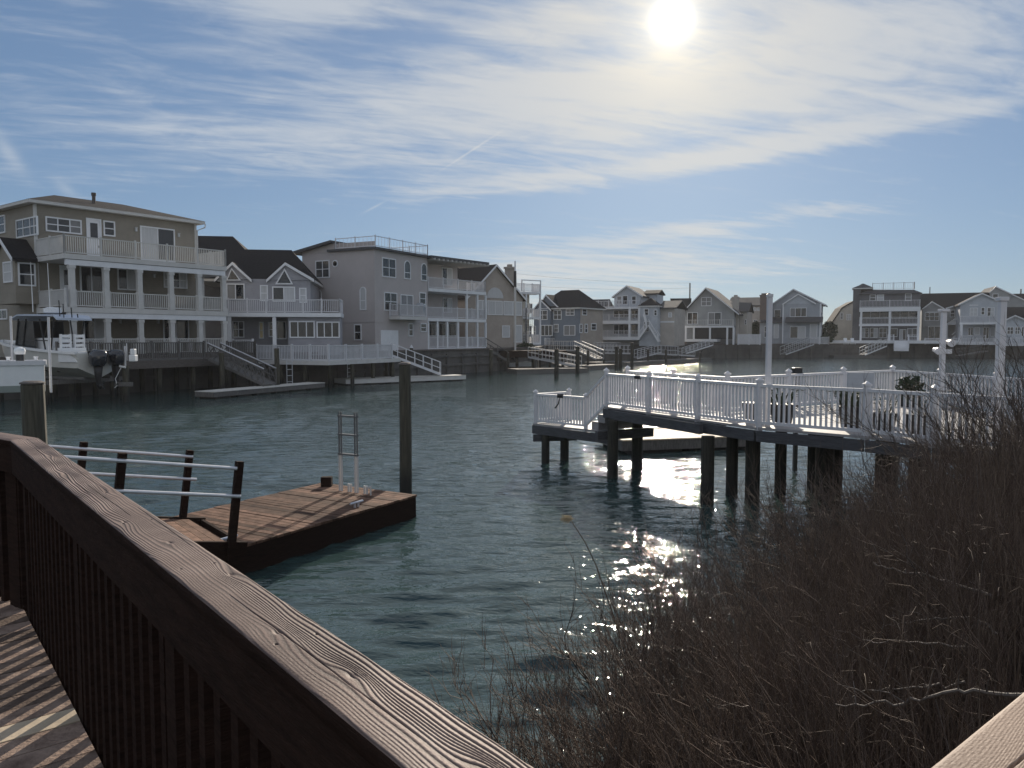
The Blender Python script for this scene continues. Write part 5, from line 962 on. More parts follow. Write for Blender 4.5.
mb = MB(); lbox(mb, .1, .5, -1.2, 1.2, 2.1, 2.8); mb.build('transom', 'gel_white', e)
mb = MB()
for y in (-.55, -.18, .18, .55): lbox(mb, -.02, .06, y - .12, y + .12, 2.5, 2.85)
mb.build('rod_rack', 'black', e)
mb = MB(); lbox(mb, 3.3, 4.9, -.62, .62, 2.0, 3.55, .08); mb.build('console', 'gel_white', e)
mb = MB(); lbox(mb, 2.15, 2.8, -.75, .75, 2.1, 3.0); mb.build('seat_base', 'gel_white', e)
for y in (-.4, .4):
    mb = MB()
    for k in range(3): lbox(mb, 2.2, 2.32, y - .29, y + .29, 3.05 + k * .26, 3.05 + k * .26 + .16)
    lbox(mb, 2.19, 2.33, y - .31, y - .23, 2.98, 3.76); lbox(mb, 2.19, 2.33, y + .23, y + .31, 2.98, 3.76); mb.build('seat_back', 'gel_white', e)
mb = MB(); zr = 4.62; pr = [(2.0, 0), (2.3, .06), (5.5, .10), (6.2, .02)]
rg = [[O + fw * x + lf * y + V3(0, 0, zr + dz + k - .08 * abs(y) ** 2 * .5) for y in (-1.05, -.6, 0, .6, 1.05)] + [O + fw * x + lf * y + V3(0, 0, zr + dz + k - .12) for y in (1.05, .6, 0, -.6, -1.05)] for (x, dz), k in zip(pr, (.03, .18, .2, .03))]; mb.loft(rg); mb.build('hardtop', 'bluegrey_roof', e, smooth=False)
mb = MB(); G = lambda x, y, z: O + fw * x + lf * y + V3(0, 0, z)
for s in (-1, 1):
    for x0, z0, x1 in ((2.9, 2.7, 2.45), (3.3, 2.7, 3.7), (5.4, 2.75, 4.9), (6.0, 2.9, 5.6)): mb.tube([G(x0, s * .85, z0), G(x1, s * .9, zr)], .045, 6)
    mb.tube([G(3.0, s * .85, 3.4), G(5.4, s * .85, 3.4)], .03, 6)
mb.build('hardtop_frame', 'black', e); mb = MB()
mb.hexa([G(6.2, -.8, 2.95), G(6.22, -.8, 2.95), G(6.22, .8, 2.95), G(6.2, .8, 2.95), G(5.68, -.85, zr - .1), G(5.7, -.85, zr - .1), G(5.7, .85, zr - .1), G(5.68, .85, zr - .1)])
for s in (-1, 1): mb.hexa([G(4.2, s * .86, 2.95), G(6.2, s * .81, 2.95), G(6.2, s * .82, 2.95), G(4.2, s * .87, 2.95), G(4.3, s * .88, zr - .1), G(5.6, s * .86, zr - .1), G(5.6, s * .87, zr - .1), G(4.3, s * .89, zr - .1)])
mb.build('windscreen', 'clear_vinyl', e)
mb = MB(); c = G(3.9, 0, zr + .12); mb.tube([c, c + V3(0, 0, .18)], .1, 8); mb.tube([c + V3(0, 0, .18), c + V3(0, 0, .24), c + V3(0, 0, .48), c + V3(0, 0, .55)], [.3, .46, .46, .3], 16); mb.build('radar_dome', 'gel_white', e)
mb = MB()
for px, yt, yb in ((33, 262, 312), (50, 263, 308)):
    b = atY(px, yb, 43); t = atY(px - 2.5, yt, 43); mb.tube([b, t], [.028, .016], 6)
mb.build('antenna', 'gel_white', e); mb = MB(); b = atY(68, 322, 43.0)
for k, (px, h) in enumerate(((60, .9), (64, .7), (72, .5), (78, .15))): b = atY(px, 318, 42.6); mb.tube([V3(b.x, b.y, zr + .05), V3(b.x - .03, b.y, zr + .1 + h)], .03, 6)
mb.build('rod_holder', 'black', e)
for s in (-1, 1):
    c = O - fw * .55 + lf * s * .54; oe = MB(); K = 1.3
    prof = [(-.30, 2.02, .30, .20), (-.36, 2.2, .42, .27), (-.36, 2.5, .46, .29), (-.3, 2.75, .42, .27), (-.2, 2.88, .28, .2), (-.1, 2.93, .1, .1)]
    rg = [[c + fw * (K * (.06 * (i < 3) + a * math.cos(t)) - .1) + lf * (K * b * math.sin(t)) + V3(0, 0, z) for t in [k * math.pi / 7 for k in range(14)]] for i, (q, z, a, b) in enumerate(prof)]; oe.loft(rg); om = oe.build('outboard_motor', 'black_gloss', e, smooth=True)
    mb = MB(); rg = [[c + fw * (a * math.cos(t) + o_) + lf * (b * math.sin(t)) + V3(0, 0, z) for t in [k * math.pi / 5 for k in range(10)]] for z, a, b, o_ in ((2.04, .3, .2, -.05), (1.6, .25, .15, -.04), (1.25, .2, .08, -.05), (.98, .22, .05, -.1), (.78, .12, .03, -.1))]; mb.loft(rg); mb.build('lower_unit', 'black', om, smooth=True)
    mb = MB(); mb.tube([c + fw * .1 + V3(0, 0, 1.02), c - fw * .3 + V3(0, 0, 1.02), c - fw * .42 + V3(0, 0, 1.02)], [.05, .09, .03], 8)
    for k in range(3): t = k * 2.094; dv = lf * math.cos(t) + V3(0, 0, math.sin(t)); mb.bar(c - fw * .36 + V3(0, 0, 1.02), c - fw * .36 + dv * .22 + V3(0, 0, 1.02), .12, .02, fw)
    mb.build('propeller', 'black', om)
e = thing('boat_lift', 'timber and steel boat lift carrying the fishing boat', 'boat lift', tuple(O)); mb = MB()
for x in (1.2, 5.2): mb.bar(G(x, -2.2, 1.18), G(x, 2.2, 1.18), .2, .24)
mb.bar(G(.2, -.8, 1.36), G(6.8, -.8, 1.36), .12, .14); mb.bar(G(.2, .8, 1.36), G(6.8, .8, 1.36), .12, .14); mb.build('cradle_beam', 'grey_wood', e)
for x, y in ((1.2, -2.3), (5.2, -2.3), (1.2, 2.3), (5.2, 2.3)): q = G(x, y, 0); mb = MB(); mb.tube([(q.x, q.y, -2), (q.x, q.y, 1.05)], .17, 8); mb.build('piling', 'piling', e)
b = wl(126.5, 402); e = thing('piling', 'piling with white motor box and hanging ropes right of the outboards', 'piling', (b.x, b.y, 0)); mb = MB(); mb.tube([(b.x, b.y, -2), (b.x, b.y, 2.0)], .17, 10); mb.build('post', 'piling', e); mb = MB(); mb.tube([(b.x, b.y, 2.01), (b.x, b.y, 3.1)], .05, 8); mb.tube([(b.x + .1, b.y, 2.3), (b.x + .1, b.y, 3.25)], .03, 8); mb.build('pipe', 'galv', e)
mb = MB(); mb.box(b.x + .28, b.x + .62, b.y - .2, b.y + .2, 2.25, 2.62); mb.box(b.x + .34, b.x + .58, b.y - .15, b.y + .15, 2.625, 2.95); mb.build('motor_box', 'gel_white', e, bevel=.04); mb = MB(); mb.box(b.x - .5, b.x + .5, b.y - .26, b.y - .17, .88, 1.12); mb.build('crossbeam', 'grey_wood', e); mb = MB(); mb.tube([(b.x - .15, b.y - .2, 1.9), (b.x - .45, b.y - .25, 1.3), (b.x - .35, b.y - .25, .95), (b.x - .5, b.y - .26, .8)], .022, 6); mb.tube([(b.x - .22, b.y - .2, 2.0), (b.x + .12, b.y - .22, 1.93)], .06, 6); mb.build('rope', 'gel_white', e)
piling(54.5, 372, 391, .16, 'stub piling under the fishing boat lift', z=1.05)
# ---- small white skiff nearer on the left
fw = V3(-.86, -.51).normalized(); lf = V3(-fw.y, fw.x); q = atY(45, 372, 36.6); O = V3(q.x + .35, 36.0); G = lambda x, y, z: O + fw * x + lf * y + V3(0, 0, z)
e = thing('skiff', 'plain white skiff with boxy side seen behind the thick piling at left', 'boat', tuple(O + V3(0, 0, 1.2)))
mb = MB(); rg = []
for i in range(11):
    t = i / 10; hb = .9 * (1 - max(0, (t - .55) / .45) ** 2) + .03; kz = 1.3 + .6 * max(0, (t - .6) / .4) ** 2; rg.append([G(5.5 * t, a, z) for a, z in ((-hb, 2.42), (-hb * .96, kz + .1), (-hb * .55, kz - .22), (hb * .55, kz - .22), (hb * .96, kz + .1), (hb, 2.42))])
mb.loft(rg); mb.build('hull', 'gel_white', e); mb = MB()
for s in (-1, 1):
    for a, b in zip(rg[:-1], rg[1:]): k = 0 if s < 0 else 5; mb.bar(a[k] + V3(0, 0, .0), b[k] + V3(0, 0, .0), .12, .2)
mb.bar(G(-.02, -.86, 2.42), G(-.02, .86, 2.42), .12, .2); mb.build('rub_rail', 'rail_white', e)
for x in (.35, 1.45): 
    for y in (-.84,): c = G(x, y, 2.52); mb = MB(); mb.tube([c, c + V3(0, 0, .05), c + V3(0, 0, .16)], [.08, .07, .11], 10); mb.build('cup_holder', 'gel_white', e)
c = G(.95, .1, 2.4); mb = MB(); mb.tube([c, c + V3(0, 0, .4)], .17, 10); mb.build('winch_body', 'black', e); mb = MB(); mb.tube([c + V3(0, 0, .405), c + V3(0, 0, .55), c + V3(0, 0, .68), c + V3(0, 0, .74)], [.2, .24, .2, .06], 10); mb.build('winch_cap', 'gel_white', e)
c = G(2.25, .0, 2.3); mb = MB(); mb.tube([c, c + V3(0, 0, .3), c + V3(0, 0, .65), c + V3(0, 0, .8)], [.22, .3, .26, .1], 12); mb.build('engine_cover', 'bluegrey_roof', e)
e = thing('boat_lift', 'pale lift frame with white guide poles under the skiff', 'boat lift', tuple(O)); mb = MB()
for x in (.4, 3.6): mb.bar(G(x, -1.3, .95), G(x, 1.3, .95), .15, .18); mb.tube([G(x, 1.3, -2), G(x, 1.3, .85)], .13, 8); mb.tube([G(x, -1.3, -2), G(x, -1.3, .85)], .13, 8)
mb.build('cradle', 'grey_wood', e)
for px, yt, yb in ((10.5, 316, 362), (48.3, 317, 387)): t = atY(px, yt, 37.9 if px < 20 else 36.0); mb = MB(); mb.tube([(t.x, t.y, 1.0), (t.x, t.y, t.z)], .055, 8); mb.build('guide_pole', 'rail_white', e)
# ================================================================== the white pier
tp = V3(2.45, 20.4); td = V3(.47, -.88).normalized(); tn = V3(.88, .47).normalized(); zu = 1.76; zl = 1.08
at = lambda t, p, z: tp + td * t + tn * p + V3(0, 0, z)
E0 = V3(.61, 22.35); E1 = V3(2.0, 20.98)                      # low end platform, near corners
pe = thing('pier', 'white-railed timber pier on dark pilings with a lower step at its end', 'pier', (5, 16, 0))
ZS = 1.55
nearl = [at(0, 0, zu), at(3.56, 0, zu), at(5.4, 0, zu), V3(6.57, 14.2, zu), V3(7.26, 13.2, zu), V3(8.6, 11.4, zu)]
farl = [at(-1.1, 1.62, zu), at(.9, 1.62, zu), at(2.9, 1.62, zu), V3(7.2, 19.95, zu), V3(9.2, 21.3, zu), V3(11.2, 22.6, zu), V3(11.55, 20.7, zu), V3(11.75, 18.6, zu), V3(12.6, 15.5, zu)]
poly = [(p.x, p.y) for p in nearl] + [(p.x, p.y) for p in farl[::-1]]
mb = MB(); mb.prism(poly, zu - .05, zu); mb.build('decking', 'deck_grey', pe)
mb = MB()
for a, b in zip(nearl[:-1], nearl[1:]): d = (b - a).normalized(); n = V3(d.y, -d.x); mb.bar(a + V3(0, 0, -.18) - n * -.02 + d * .02, b + V3(0, 0, -.18) - n * -.02 - d * .02, .06, .22)
for a, b in zip(farl[:-1], farl[1:]): d = (b - a).normalized(); n = V3(d.y, -d.x) * .06; mb.bar(a + n + V3(0, 0, -.185), b + n + V3(0, 0, -.185), .06, .26)
mb.bar(nearl[0] + V3(.02, .02, -.18), farl[0] + V3(-.02, -.02, -.18), .06, .26); mb.build('fascia', 'fascia_wood', pe)
low = [E0, E1, at(.05, .12, 0), at(-.9, 1.6, 0), V3(E0.x + 1.15, E0.y + .95)]
mb = MB(); mb.prism([(p.x, p.y) for p in low], zl - .05, zl); mb.build('lower_decking', 'deck_grey', pe)
mb = MB(); a = V3(E0.x, E0.y, zl - .17); b = at(.4, -.02, zl - .17); mb.bar(a, b, .06, .24); mb.bar(a, V3(E0.x + 1.15, E0.y + .95, zl - .17), .06, .24); mb.build('lower_fascia', 'fascia_wood', pe)
mb = MB()
for k in range(2): z = zl + .22 * (k + 1); q = at(-.62 + .3 * k, .03, 0); mb.hexa([q + tn * a + td * b + V3(0, 0, c) for c in (z - .22, z) for a, b in ((0, 0), (1.5, 0), (1.5, .32), (0, .32))])
mb.build('steps', 'deck_grey', pe)
def pier_posts(pts, h, ts=None, w=.105, capw=.14):
    for p in pts:
        mb = MB(); mb.box(p.x - w / 2, p.x + w / 2, p.y - w / 2, p.y + w / 2, p.z - .12, p.z + h); mb.box(p.x - capw / 2, p.x + capw / 2, p.y - capw / 2, p.y + capw / 2, p.z + h + .002, p.z + h + .04); mb.add([(p.x - capw * .42, p.y - capw * .42, p.z + h + .042), (p.x + capw * .42, p.y - capw * .42, p.z + h + .042), (p.x + capw * .42, p.y + capw * .42, p.z + h + .042), (p.x - capw * .42, p.y + capw * .42, p.z + h + .042), (p.x, p.y, p.z + h + .1)], [(0, 1, 4), (1, 2, 4), (2, 3, 4), (3, 0, 4), (3, 2, 1, 0)]); mb.build('post', 'rail_white', pe)
def pier_rail(a, b, h=.88, bal=.105):
    mb = MB(); railing(mb, [a, b], h, bal, .038, .085, False, low=.09); mb.build('railing', 'rail_white', pe)
ins = tn * .07
np_ = [at(.0, .07, zu), at(1.8, .07, zu), at(3.56, .07, zu), at(5.4, .07, zu), V3(6.6, 14.27, zu), V3(7.3, 13.25, zu), V3(8.55, 11.5, zu)]
for a, b in zip(np_[:-1], np_[1:]): pier_rail(a, b)
pier_posts(np_, .93)
fp = [p + V3(-.04, -.06, 0) for p in farl]
for a, b in zip(fp[:-1], fp[1:]): pier_rail(a, b, bal=.13)
pier_posts(fp, .93)
l0, l1 = V3(E0.x + .08, E0.y + .05, zl), V3(E1.x + .03, E1.y + .06, zl)
pier_rail(l0, l1); pier_posts([l0, l1], .9); pier_rail(l1, np_[0] + V3(0, 0, -.03), .9); pier_rail(l0, V3(E0.x + 1.12, E0.y + .86, zl)); pier_posts([V3(E0.x + 1.12, E0.y + .86, zl)], .9)
mb = MB(); mb.tube([l0.lerp(l1, .5) + V3(0, 0, .8), l0.lerp(l1, .46) + V3(0, -.05, .62), l0.lerp(l1, .4) + V3(0, -.05, .5)], .02, 5); mb.tube([l0.lerp(l1, .49) + V3(-.06, -.06, .86), l0.lerp(l1, .53) + V3(.04, -.06, .86)], .06, 8); mb.tube([np_[1] + td * -.55 + V3(0, -.06, .84), np_[1] + td * -.35 + V3(0, -.06, .84)], .05, 8); mb.build('tied_rope', 'black', pe)
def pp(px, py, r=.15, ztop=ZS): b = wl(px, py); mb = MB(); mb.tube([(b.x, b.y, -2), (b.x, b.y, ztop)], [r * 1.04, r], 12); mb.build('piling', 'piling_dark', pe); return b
pa = [pp(545.5, 462, .115, zl - .3), pp(564.5, 460, .125, zl - .3)]
pb = [pp(612.5, 477, .14, zu - .3), pp(637, 470, .15, zu - .3)]
pc = [pp(707, 503, .145, zu - .3), pp(731.5, 494, .135, zu - .3), pp(752, 500, .16, zu - .3)]
pd_ = [pp(780, 493, .13, zu - .3), pp(824, 497, .2, zu - .3), pp(836, 492, .13, zu - .3), pp(885, 505, .22, zu - .3), pp(915, 500, .15, zu - .3)]
for q in ((9.3, 17.5), (10.8, 20), (11, 22), (10.8, 15.5), (7.2, 18.2), (8.9, 13.2)): mb = MB(); mb.tube([(q[0], q[1], -2), (q[0], q[1], zu - .06)], .15, 10); mb.build('piling', 'piling_dark', pe)
mb = MB(); a, b = pa; mb.bar(a + V3(-.35, .12, zl - .4), b + V3(.35, .0, zl - .4), .1, .2); mb.build('cross_beam', 'fascia_wood', pe); mb = MB(); a, b = pb; mb.bar(a + V3(-.4, .2, zu - .72), b + V3(.4, 0, zu - .72), .12, .24); 
mb.build('cross_beam', 'fascia_wood', pe); mb = MB(); mb.bar(pb[0] + V3(0, .18, zu - .17), pc[0] + V3(-.1, .2, zu - .17), .1, .22); mb.build('cross_beam', 'fascia_wood', pe)
# float moored under the pier
fa = atZ(622, 441, .42); float_dock('floating_dock', 'sunlit tan floating dock moored behind the white pier', (fa.x, fa.y), V3(.97, .24).normalized(), V3(-.24, .97).normalized(), 4.6, 2.4, .45, 'tan_dock', 'grey_wood', .3)
# tall white posts on the pier
def tall_post(px, ytop, p, w, label, capw=None, lamp=False):
    z = atY(px, ytop, p.y).z; e = thing('lamp_post' if lamp else 'white_post', label, 'post', (p.x, p.y, zu)); mb = MB(); mb.box(p.x - w / 2, p.x + w / 2, p.y - w / 2, p.y + w / 2, zu, z - .07); mb.build('shaft', 'rail_white', e, bevel=.01); c = capw or w * 1.15; mb = MB(); mb.box(p.x - c / 2, p.x + c / 2, p.y - c / 2, p.y + c / 2, z - .067, z); mb.build('cap', 'rail_white', e, bevel=.008)
    if lamp:
        mb = MB(); zz = atY(px, 346, p.y).z
        for s in (-1, 1): c_ = V3(p.x + s * .17, p.y - .02, zz + .1 * s); mb.tube([c_ + V3(0, .1, 0), c_ + V3(0, -.12, -.03)], [.06, .1], 10)
        mb.box(p.x - .2, p.x + .2, p.y - .09, p.y - .078, zz - .2, zz - .08); mb.build('floodlight', 'rail_white', e)
tall_post(768, 294, V3(*(atY(768, 385, 15.75)).xy), .10, 'slim white post rising from the pier rail, leftmost of the three tall posts')
tall_post(942.5, 309, V3(11.3, 20.2), .115, 'tall white post carrying floodlights by the far pier rail', .21, True)
tall_post(999, 297, V3(*(atY(999, 385, 13)).xy), .11, 'thick white post with broad cap near the right edge, beside the bare shrub', .15)
# things on the pier
def planter(px, py, Y, r, h, label, grass=0, m='planter'):
    p = atY(px, py, Y); x, y = p.x, p.y; e = thing('planter', label, 'planter', (x, y, zu)); mb = MB(); mb.tube([(x, y, zu), (x, y, zu + h * .9), (x, y, zu + h)], [r * .75, r, r * 1.06], 14); mb.build('pot', m, e); mb = MB(); rr = random.Random(px)
    for k in range(grass): t = rr.uniform(0, 6.28); l = rr.uniform(.2, .5); o = rr.uniform(0, r * .8); b = V3(x + o * math.cos(t), y + o * math.sin(t), zu + h); mb.tube([b, b + V3(math.cos(t) * l * .3, math.sin(t) * l * .3, l * .7), b + V3(math.cos(t) * l * .8, math.sin(t) * l * .8, l * .75)], [.012, .01, .003], 4)
    if grass: mb.build('plant', 'leaf', e)
planter(752, 415, 16.9, .22, .4, 'dark planter behind the rail beside the leftmost tall post', 0); planter(782, 414, 16.3, .26, .42, 'wide dark planter just right of the leftmost tall post', 30); planter(851, 412, 15.4, .24, .45, 'dark planter with yellow-green plant beside the rail post', 90); planter(884, 425, 14.6, .22, .4, 'low dark planter right of the planter with green leaves', 12); planter(921, 428, 14.2, .3, .42, 'broad black tub nearest the bare shrub', 10)
p = atY(911, 390, 20.3); e = thing('shrub_tub', 'round dark shrub in a tub by the far pier rail', 'planter', (p.x, p.y, zu)); mb = MB(); mb.tube([(p.x, p.y, zu), (p.x, p.y, zu + .35)], [.25, .3], 12); mb.build('pot', 'planter', e); mb = MB()
for k in range(420): v = V3(random.gauss(0, 1), random.gauss(0, 1), random.gauss(0, 1)).normalized() * random.uniform(.1, .36); c = V3(p.x, p.y, zu + .55) + V3(v.x * 1.1, v.y, v.z * .8); d = V3(random.gauss(0, 1), random.gauss(0, 1), random.gauss(0, 1)).normalized() * .07; u = V3(random.gauss(0, 1), random.gauss(0, 1), random.gauss(0, 1)).normalized() * .03; mb.add([c - d, c + u, c + d, c - u], [(0, 1, 2, 3)])
mb.build('foliage', 'leaf', e)
p = atY(860, 385, 17.5); e = thing('deckchair', 'grey bench back showing above the near pier rail', 'deckchair', (p.x, p.y, zu)); mb = MB(); mb.box(p.x - .28, p.x + .3, p.y - .03, p.y + .03, zu + .5, zu + 1.03); mb.build('backrest', 'storm', e); mb = MB(); mb.box(p.x - .28, p.x + .3, p.y + .035, p.y + .5, zu + .42, zu + .48); mb.build('seat', 'storm', e)  # a chair, of which only the back shows above the rail
for sx in (-.25, .27): mb = MB(); mb.box(p.x + sx - .03, p.x + sx + .03, p.y + .0, p.y + .45, zu, zu + .415); mb.build('leg', 'storm', e)
p = atY(797, 371, 20.5); e = thing('box_post', 'small black box on a thin post at the far pier rail', 'box', (p.x, p.y, zu)); mb = MB(); mb.box(p.x - .11, p.x + .11, p.y - .1, p.y + .1, p.z - .09, p.z + .09); mb.build('box', 'black', e, bevel=.01); mb = MB(); mb.box(p.x - .05, p.x + .05, p.y - .05, p.y + .05, 0, p.z - .092); mb.build('post', 'grey_wood', e)
HAZE = .0002
# ================================================================== reeds and bare shrubs on the bank
def tubes(P, Rr, sides=3):
    """P (N,K,3) centre lines, Rr (N,K) radii -> verts, quads"""
    N_, K, _ = P.shape; T = np.gradient(P, axis=1); T /= np.linalg.norm(T, axis=2, keepdims=True) + 1e-9
    ref = np.cross(T[:, :1], np.array([.31, .87, .11])); ref = np.repeat(ref, K, 1); ref -= T * (ref * T).sum(2, keepdims=True); ref /= np.linalg.norm(ref, axis=2, keepdims=True) + 1e-9; w = np.cross(T, ref)
    ang = np.arange(sides) * 2 * np.pi / sides
    vs = P[:, :, None] + Rr[:, :, None, None] * (ref[:, :, None] * np.cos(ang)[None, None, :, None] + w[:, :, None] * np.sin(ang)[None, None, :, None])
    b = (np.arange(N_)[:, None, None] * K + np.arange(K - 1)[None, :, None]) * sides; k = np.arange(sides)[None, None]; k2 = (k + 1) % sides
    return vs.reshape(-1, 3), np.stack([b + k, b + k2, b + sides + k2, b + sides + k], -1).reshape(-1, 4)
def tube_object(name, sets, m, origin, parent=None):
    vs, qs, o = [], [], 0
    for P, Rr in sets: v, q = tubes(P, Rr); vs.append(v); qs.append(q + o); o += len(v)
    og = np.array(ORG[parent] if parent else origin); me = fast_mesh(name, np.concatenate(vs) - og, np.concatenate(qs)); me.materials.append(M[m]); ob = bpy.data.objects.new(name, me); COL.objects.link(ob)
    if parent: ob.parent = parent
    else: ob.location = tuple(og)
    ORG[ob] = Vector(og); return ob
def stems(base, L, az, lean, curve, K=6, wig=.02, r0=.006, r1=.0015):
    """arrays -> centre lines that start steep and arch outward"""
    n = len(L); t = np.linspace(0, 1, K)[None]; a = lean[:, None] + curve[:, None] * t; s = np.cumsum(np.sin(a), 1) / K; c = np.cumsum(np.cos(a), 1) / K; s -= s[:, :1]; c -= c[:, :1]
    P = np.stack([base[:, :1] + L[:, None] * s * np.cos(az)[:, None], base[:, 1:2] + L[:, None] * s * np.sin(az)[:, None], base[:, 2:3] + L[:, None] * c], -1)
    P[:, 1:] += rng.normal(0, 1, (n, K - 1, 3)) * wig * L[:, None, None] * t[0, 1:][None, :, None]
    return P, np.broadcast_to(r0 + (r1 - r0) * t, (n, K)) * (.7 + .6 * rng.random((n, 1)))
def branchlets(P, n_per, l0, l1, ang, K=4, r0=.003, r1=.0008, up=.35, tmin=.25):
    """twigs that leave each centre line"""
    N_, Kp, _ = P.shape; i = np.repeat(np.arange(N_), n_per); t = rng.uniform(tmin, .98, len(i)) * (Kp - 1); k = np.minimum(t.astype(int), Kp - 2); f = (t - k)[:, None]
    b = P[i, k] * (1 - f) + P[i, k + 1] * f; d = P[i, k + 1] - P[i, k]; d /= np.linalg.norm(d, axis=1, keepdims=True) + 1e-9; rd = rng.normal(0, 1, d.shape); rd -= d * (rd * d).sum(1, keepdims=True); rd /= np.linalg.norm(rd, axis=1, keepdims=True) + 1e-9
    a = rng.normal(ang, .2, len(i))[:, None]; d = d * np.cos(a) + rd * np.sin(a); L = rng.uniform(l0, l1, len(i))[:, None, None] * (1.15 - .6 * (t / (Kp - 1)))[:, None, None]; tt = np.linspace(0, 1, K)[None, :, None]
    Q = b[:, None] + d[:, None] * L * tt; Q[..., 2] += up * (L * tt ** 2)[..., 0]; Q[:, 1:] += rng.normal(0, .035, (len(i), K - 1, 3)) * L
    return Q, np.broadcast_to(r0 + (r1 - r0) * np.linspace(0, 1, K)[None], (len(i), K))
def scatter(n, fn):
    out = []
    while len(out) < n:
        y = rng.uniform(1.2, 15); x = rng.uniform(shore_x(y) - .5, shore_x(y) + 9)
        if not fn(x, y): continue
        p = C0 + Vector((0, 0, 0)); v = Vector((x - C0.x, y - C0.y, 0)); 
        if v.dot(DL) < .25 or v.dot(DR) < .35: continue
        out.append((x, y, float(bank_z(np.array(x), np.array(y))) - .03))
    return np.array(out)
inview = lambda x, y: abs(x / max(y, .5)) < .78
nearer = lambda x, y: inview(x, y) and rng.random() < np.clip(1.25 - y / 16, .2, 1)
hmul = lambda b: np.clip(.86 + .17 * (b[:, 0] - shore_x(b[:, 1])), .62, 1.32) * np.clip(1 + .075 * (b[:, 1] - 4.2), 1, 1.42)
# reeds: upright thin stems
b = scatter(4300, lambda x, y: nearer(x, y) and x - shore_x(y) > .35); n = len(b); Lr = rng.uniform(1.2, 2.15, n) * hmul(b)
P, Rr = stems(b, Lr, rng.uniform(0, 6.28, n), rng.normal(.03, .09, n), rng.normal(.10, .16, n), 6, .012, .0048, .0012); rs = [(P, Rr)]
rs.append(branchlets(P[: n // 2], 3, .18, .5, .5, 4, .002, .0008, -.5, .3))
tag(tube_object('reeds', rs, 'reed', (4, 7, 0)), 'tangle of thin upright dry reeds covering the bank', 'reeds', kind='stuff')
# shrub thicket: many stemmed bare bushes
cs = scatter(255, lambda x, y: nearer(x, y) and (x - shore_x(y) > .5 or rng.random() < .25)); sets = []; nst = 11; b = np.repeat(cs, nst, 0) + np.concatenate([rng.normal(0, .09, (len(cs) * nst, 2)), np.zeros((len(cs) * nst, 1))], 1); n = len(b)
edge = np.clip(1 - (b[:, 0] - shore_x(b[:, 1])) / 1.6, 0, 1); az = np.where(rng.random(n) < edge * .75, rng.normal(math.pi * .9, .6, n), rng.uniform(0, 6.28, n))
P, Rr = stems(b, rng.uniform(1.0, 1.95, n) * hmul(b), az, rng.uniform(.05, .5, n) + edge * .12, rng.uniform(-.1, .55, n), 7, .018, .0085, .002); sets.append((P, Rr))
Q, Rq = branchlets(P, 8, .25, .75, .55, 5, .0028, .001); sets.append((Q, Rq)); sets.append(branchlets(Q, 4, .08, .28, .6, 3, .0013, .0007))
tag(tube_object('thicket', sets, 'twig', (4, 7, 0)), 'dense bare brown brush of fine twigs between the water and the pale rail', 'brush', kind='stuff')
b = scatter(420, lambda x, y: nearer(x, y)); n = len(b); P, Rr = stems(b, rng.uniform(.9, 2.0, n) * hmul(b), rng.uniform(0, 6.28, n), rng.normal(.1, .18, n), rng.normal(.2, .35, n), 7, .02, .0052, .0018)
tag(tube_object('pale_stalks', [(P, Rr)], 'pale_branch', (4, 7, 0)), 'scattered paler stalks standing among the brown reeds', 'stalks', kind='stuff')
# litter of bent dead stalks low on the bank
b = scatter(1500, lambda x, y: nearer(x, y) and x - shore_x(y) > .3); n = len(b); P, Rr = stems(b + [0, 0, .1], rng.uniform(.5, 1.5, n), rng.uniform(0, 6.28, n), rng.uniform(.5, 1.3, n), rng.uniform(.2, 1.0, n), 6, .03, .0045, .0015)
tag(tube_object('dead_stalks', [(P, Rr)], 'reed', (4, 7, 0)), 'bent dead stalks lying through the reeds', 'stalks', kind='stuff')
# the taller shrub at the right edge
def bush(label, cx, cy, n, h, spread, lean_az, seed, tw=9):
    z0 = float(bank_z(np.array(cx), np.array(cy))); e = thing('bare_shrub', label, 'shrub', (cx, cy, z0), 'bare shrubs on the bank'); b = np.array([[cx, cy, z0 - .05]] * n) + np.concatenate([rng.normal(0, .18, (n, 2)), np.zeros((n, 1))], 1)
    az = np.where(rng.random(n) < .62, rng.normal(lean_az, .7, n), rng.uniform(0, 6.28, n)); P, Rr = stems(b, rng.uniform(.7, 1.1, n) * h, az, rng.uniform(.1, .55, n) * spread, rng.uniform(.0, .7, n) * spread, 9, .014, .017, .003); tube_object('stem', [(P, Rr)], 'tree_twig', None, e)
    Q, Rq = branchlets(P, tw, .35, 1.1, .6, 6, .0052, .0014, .3, .3); Q2, R2 = branchlets(Q, 6, .1, .42, .55, 4, .0024, .0009, .25, .15); o = tube_object('branches', [(Q, Rq)], 'tree_twig', None, e); tube_object('twigs', [(Q2, R2)], 'twig', None, e)
bush('tall bare shrub spreading over the right edge in front of the thick white post', 6.5, 8.8, 64, 3.5, 1.0, math.pi * .97, 3, 13); bush('bare shrub with long arching twigs crossing the pier rail', 5.6, 9.6, 40, 2.5, 1.15, math.pi * .92, 4, 11); bush('grey forked shrub low on the bank near the pale rail corner', 3.3, 4.6, 14, 2.0, .9, math.pi * .6, 5, 8); bush('bare bush leaning over the glittering water at the left edge of the brush', 1.15, 5.3, 26, 1.75, 1.05, math.pi * .8, 6, 9)
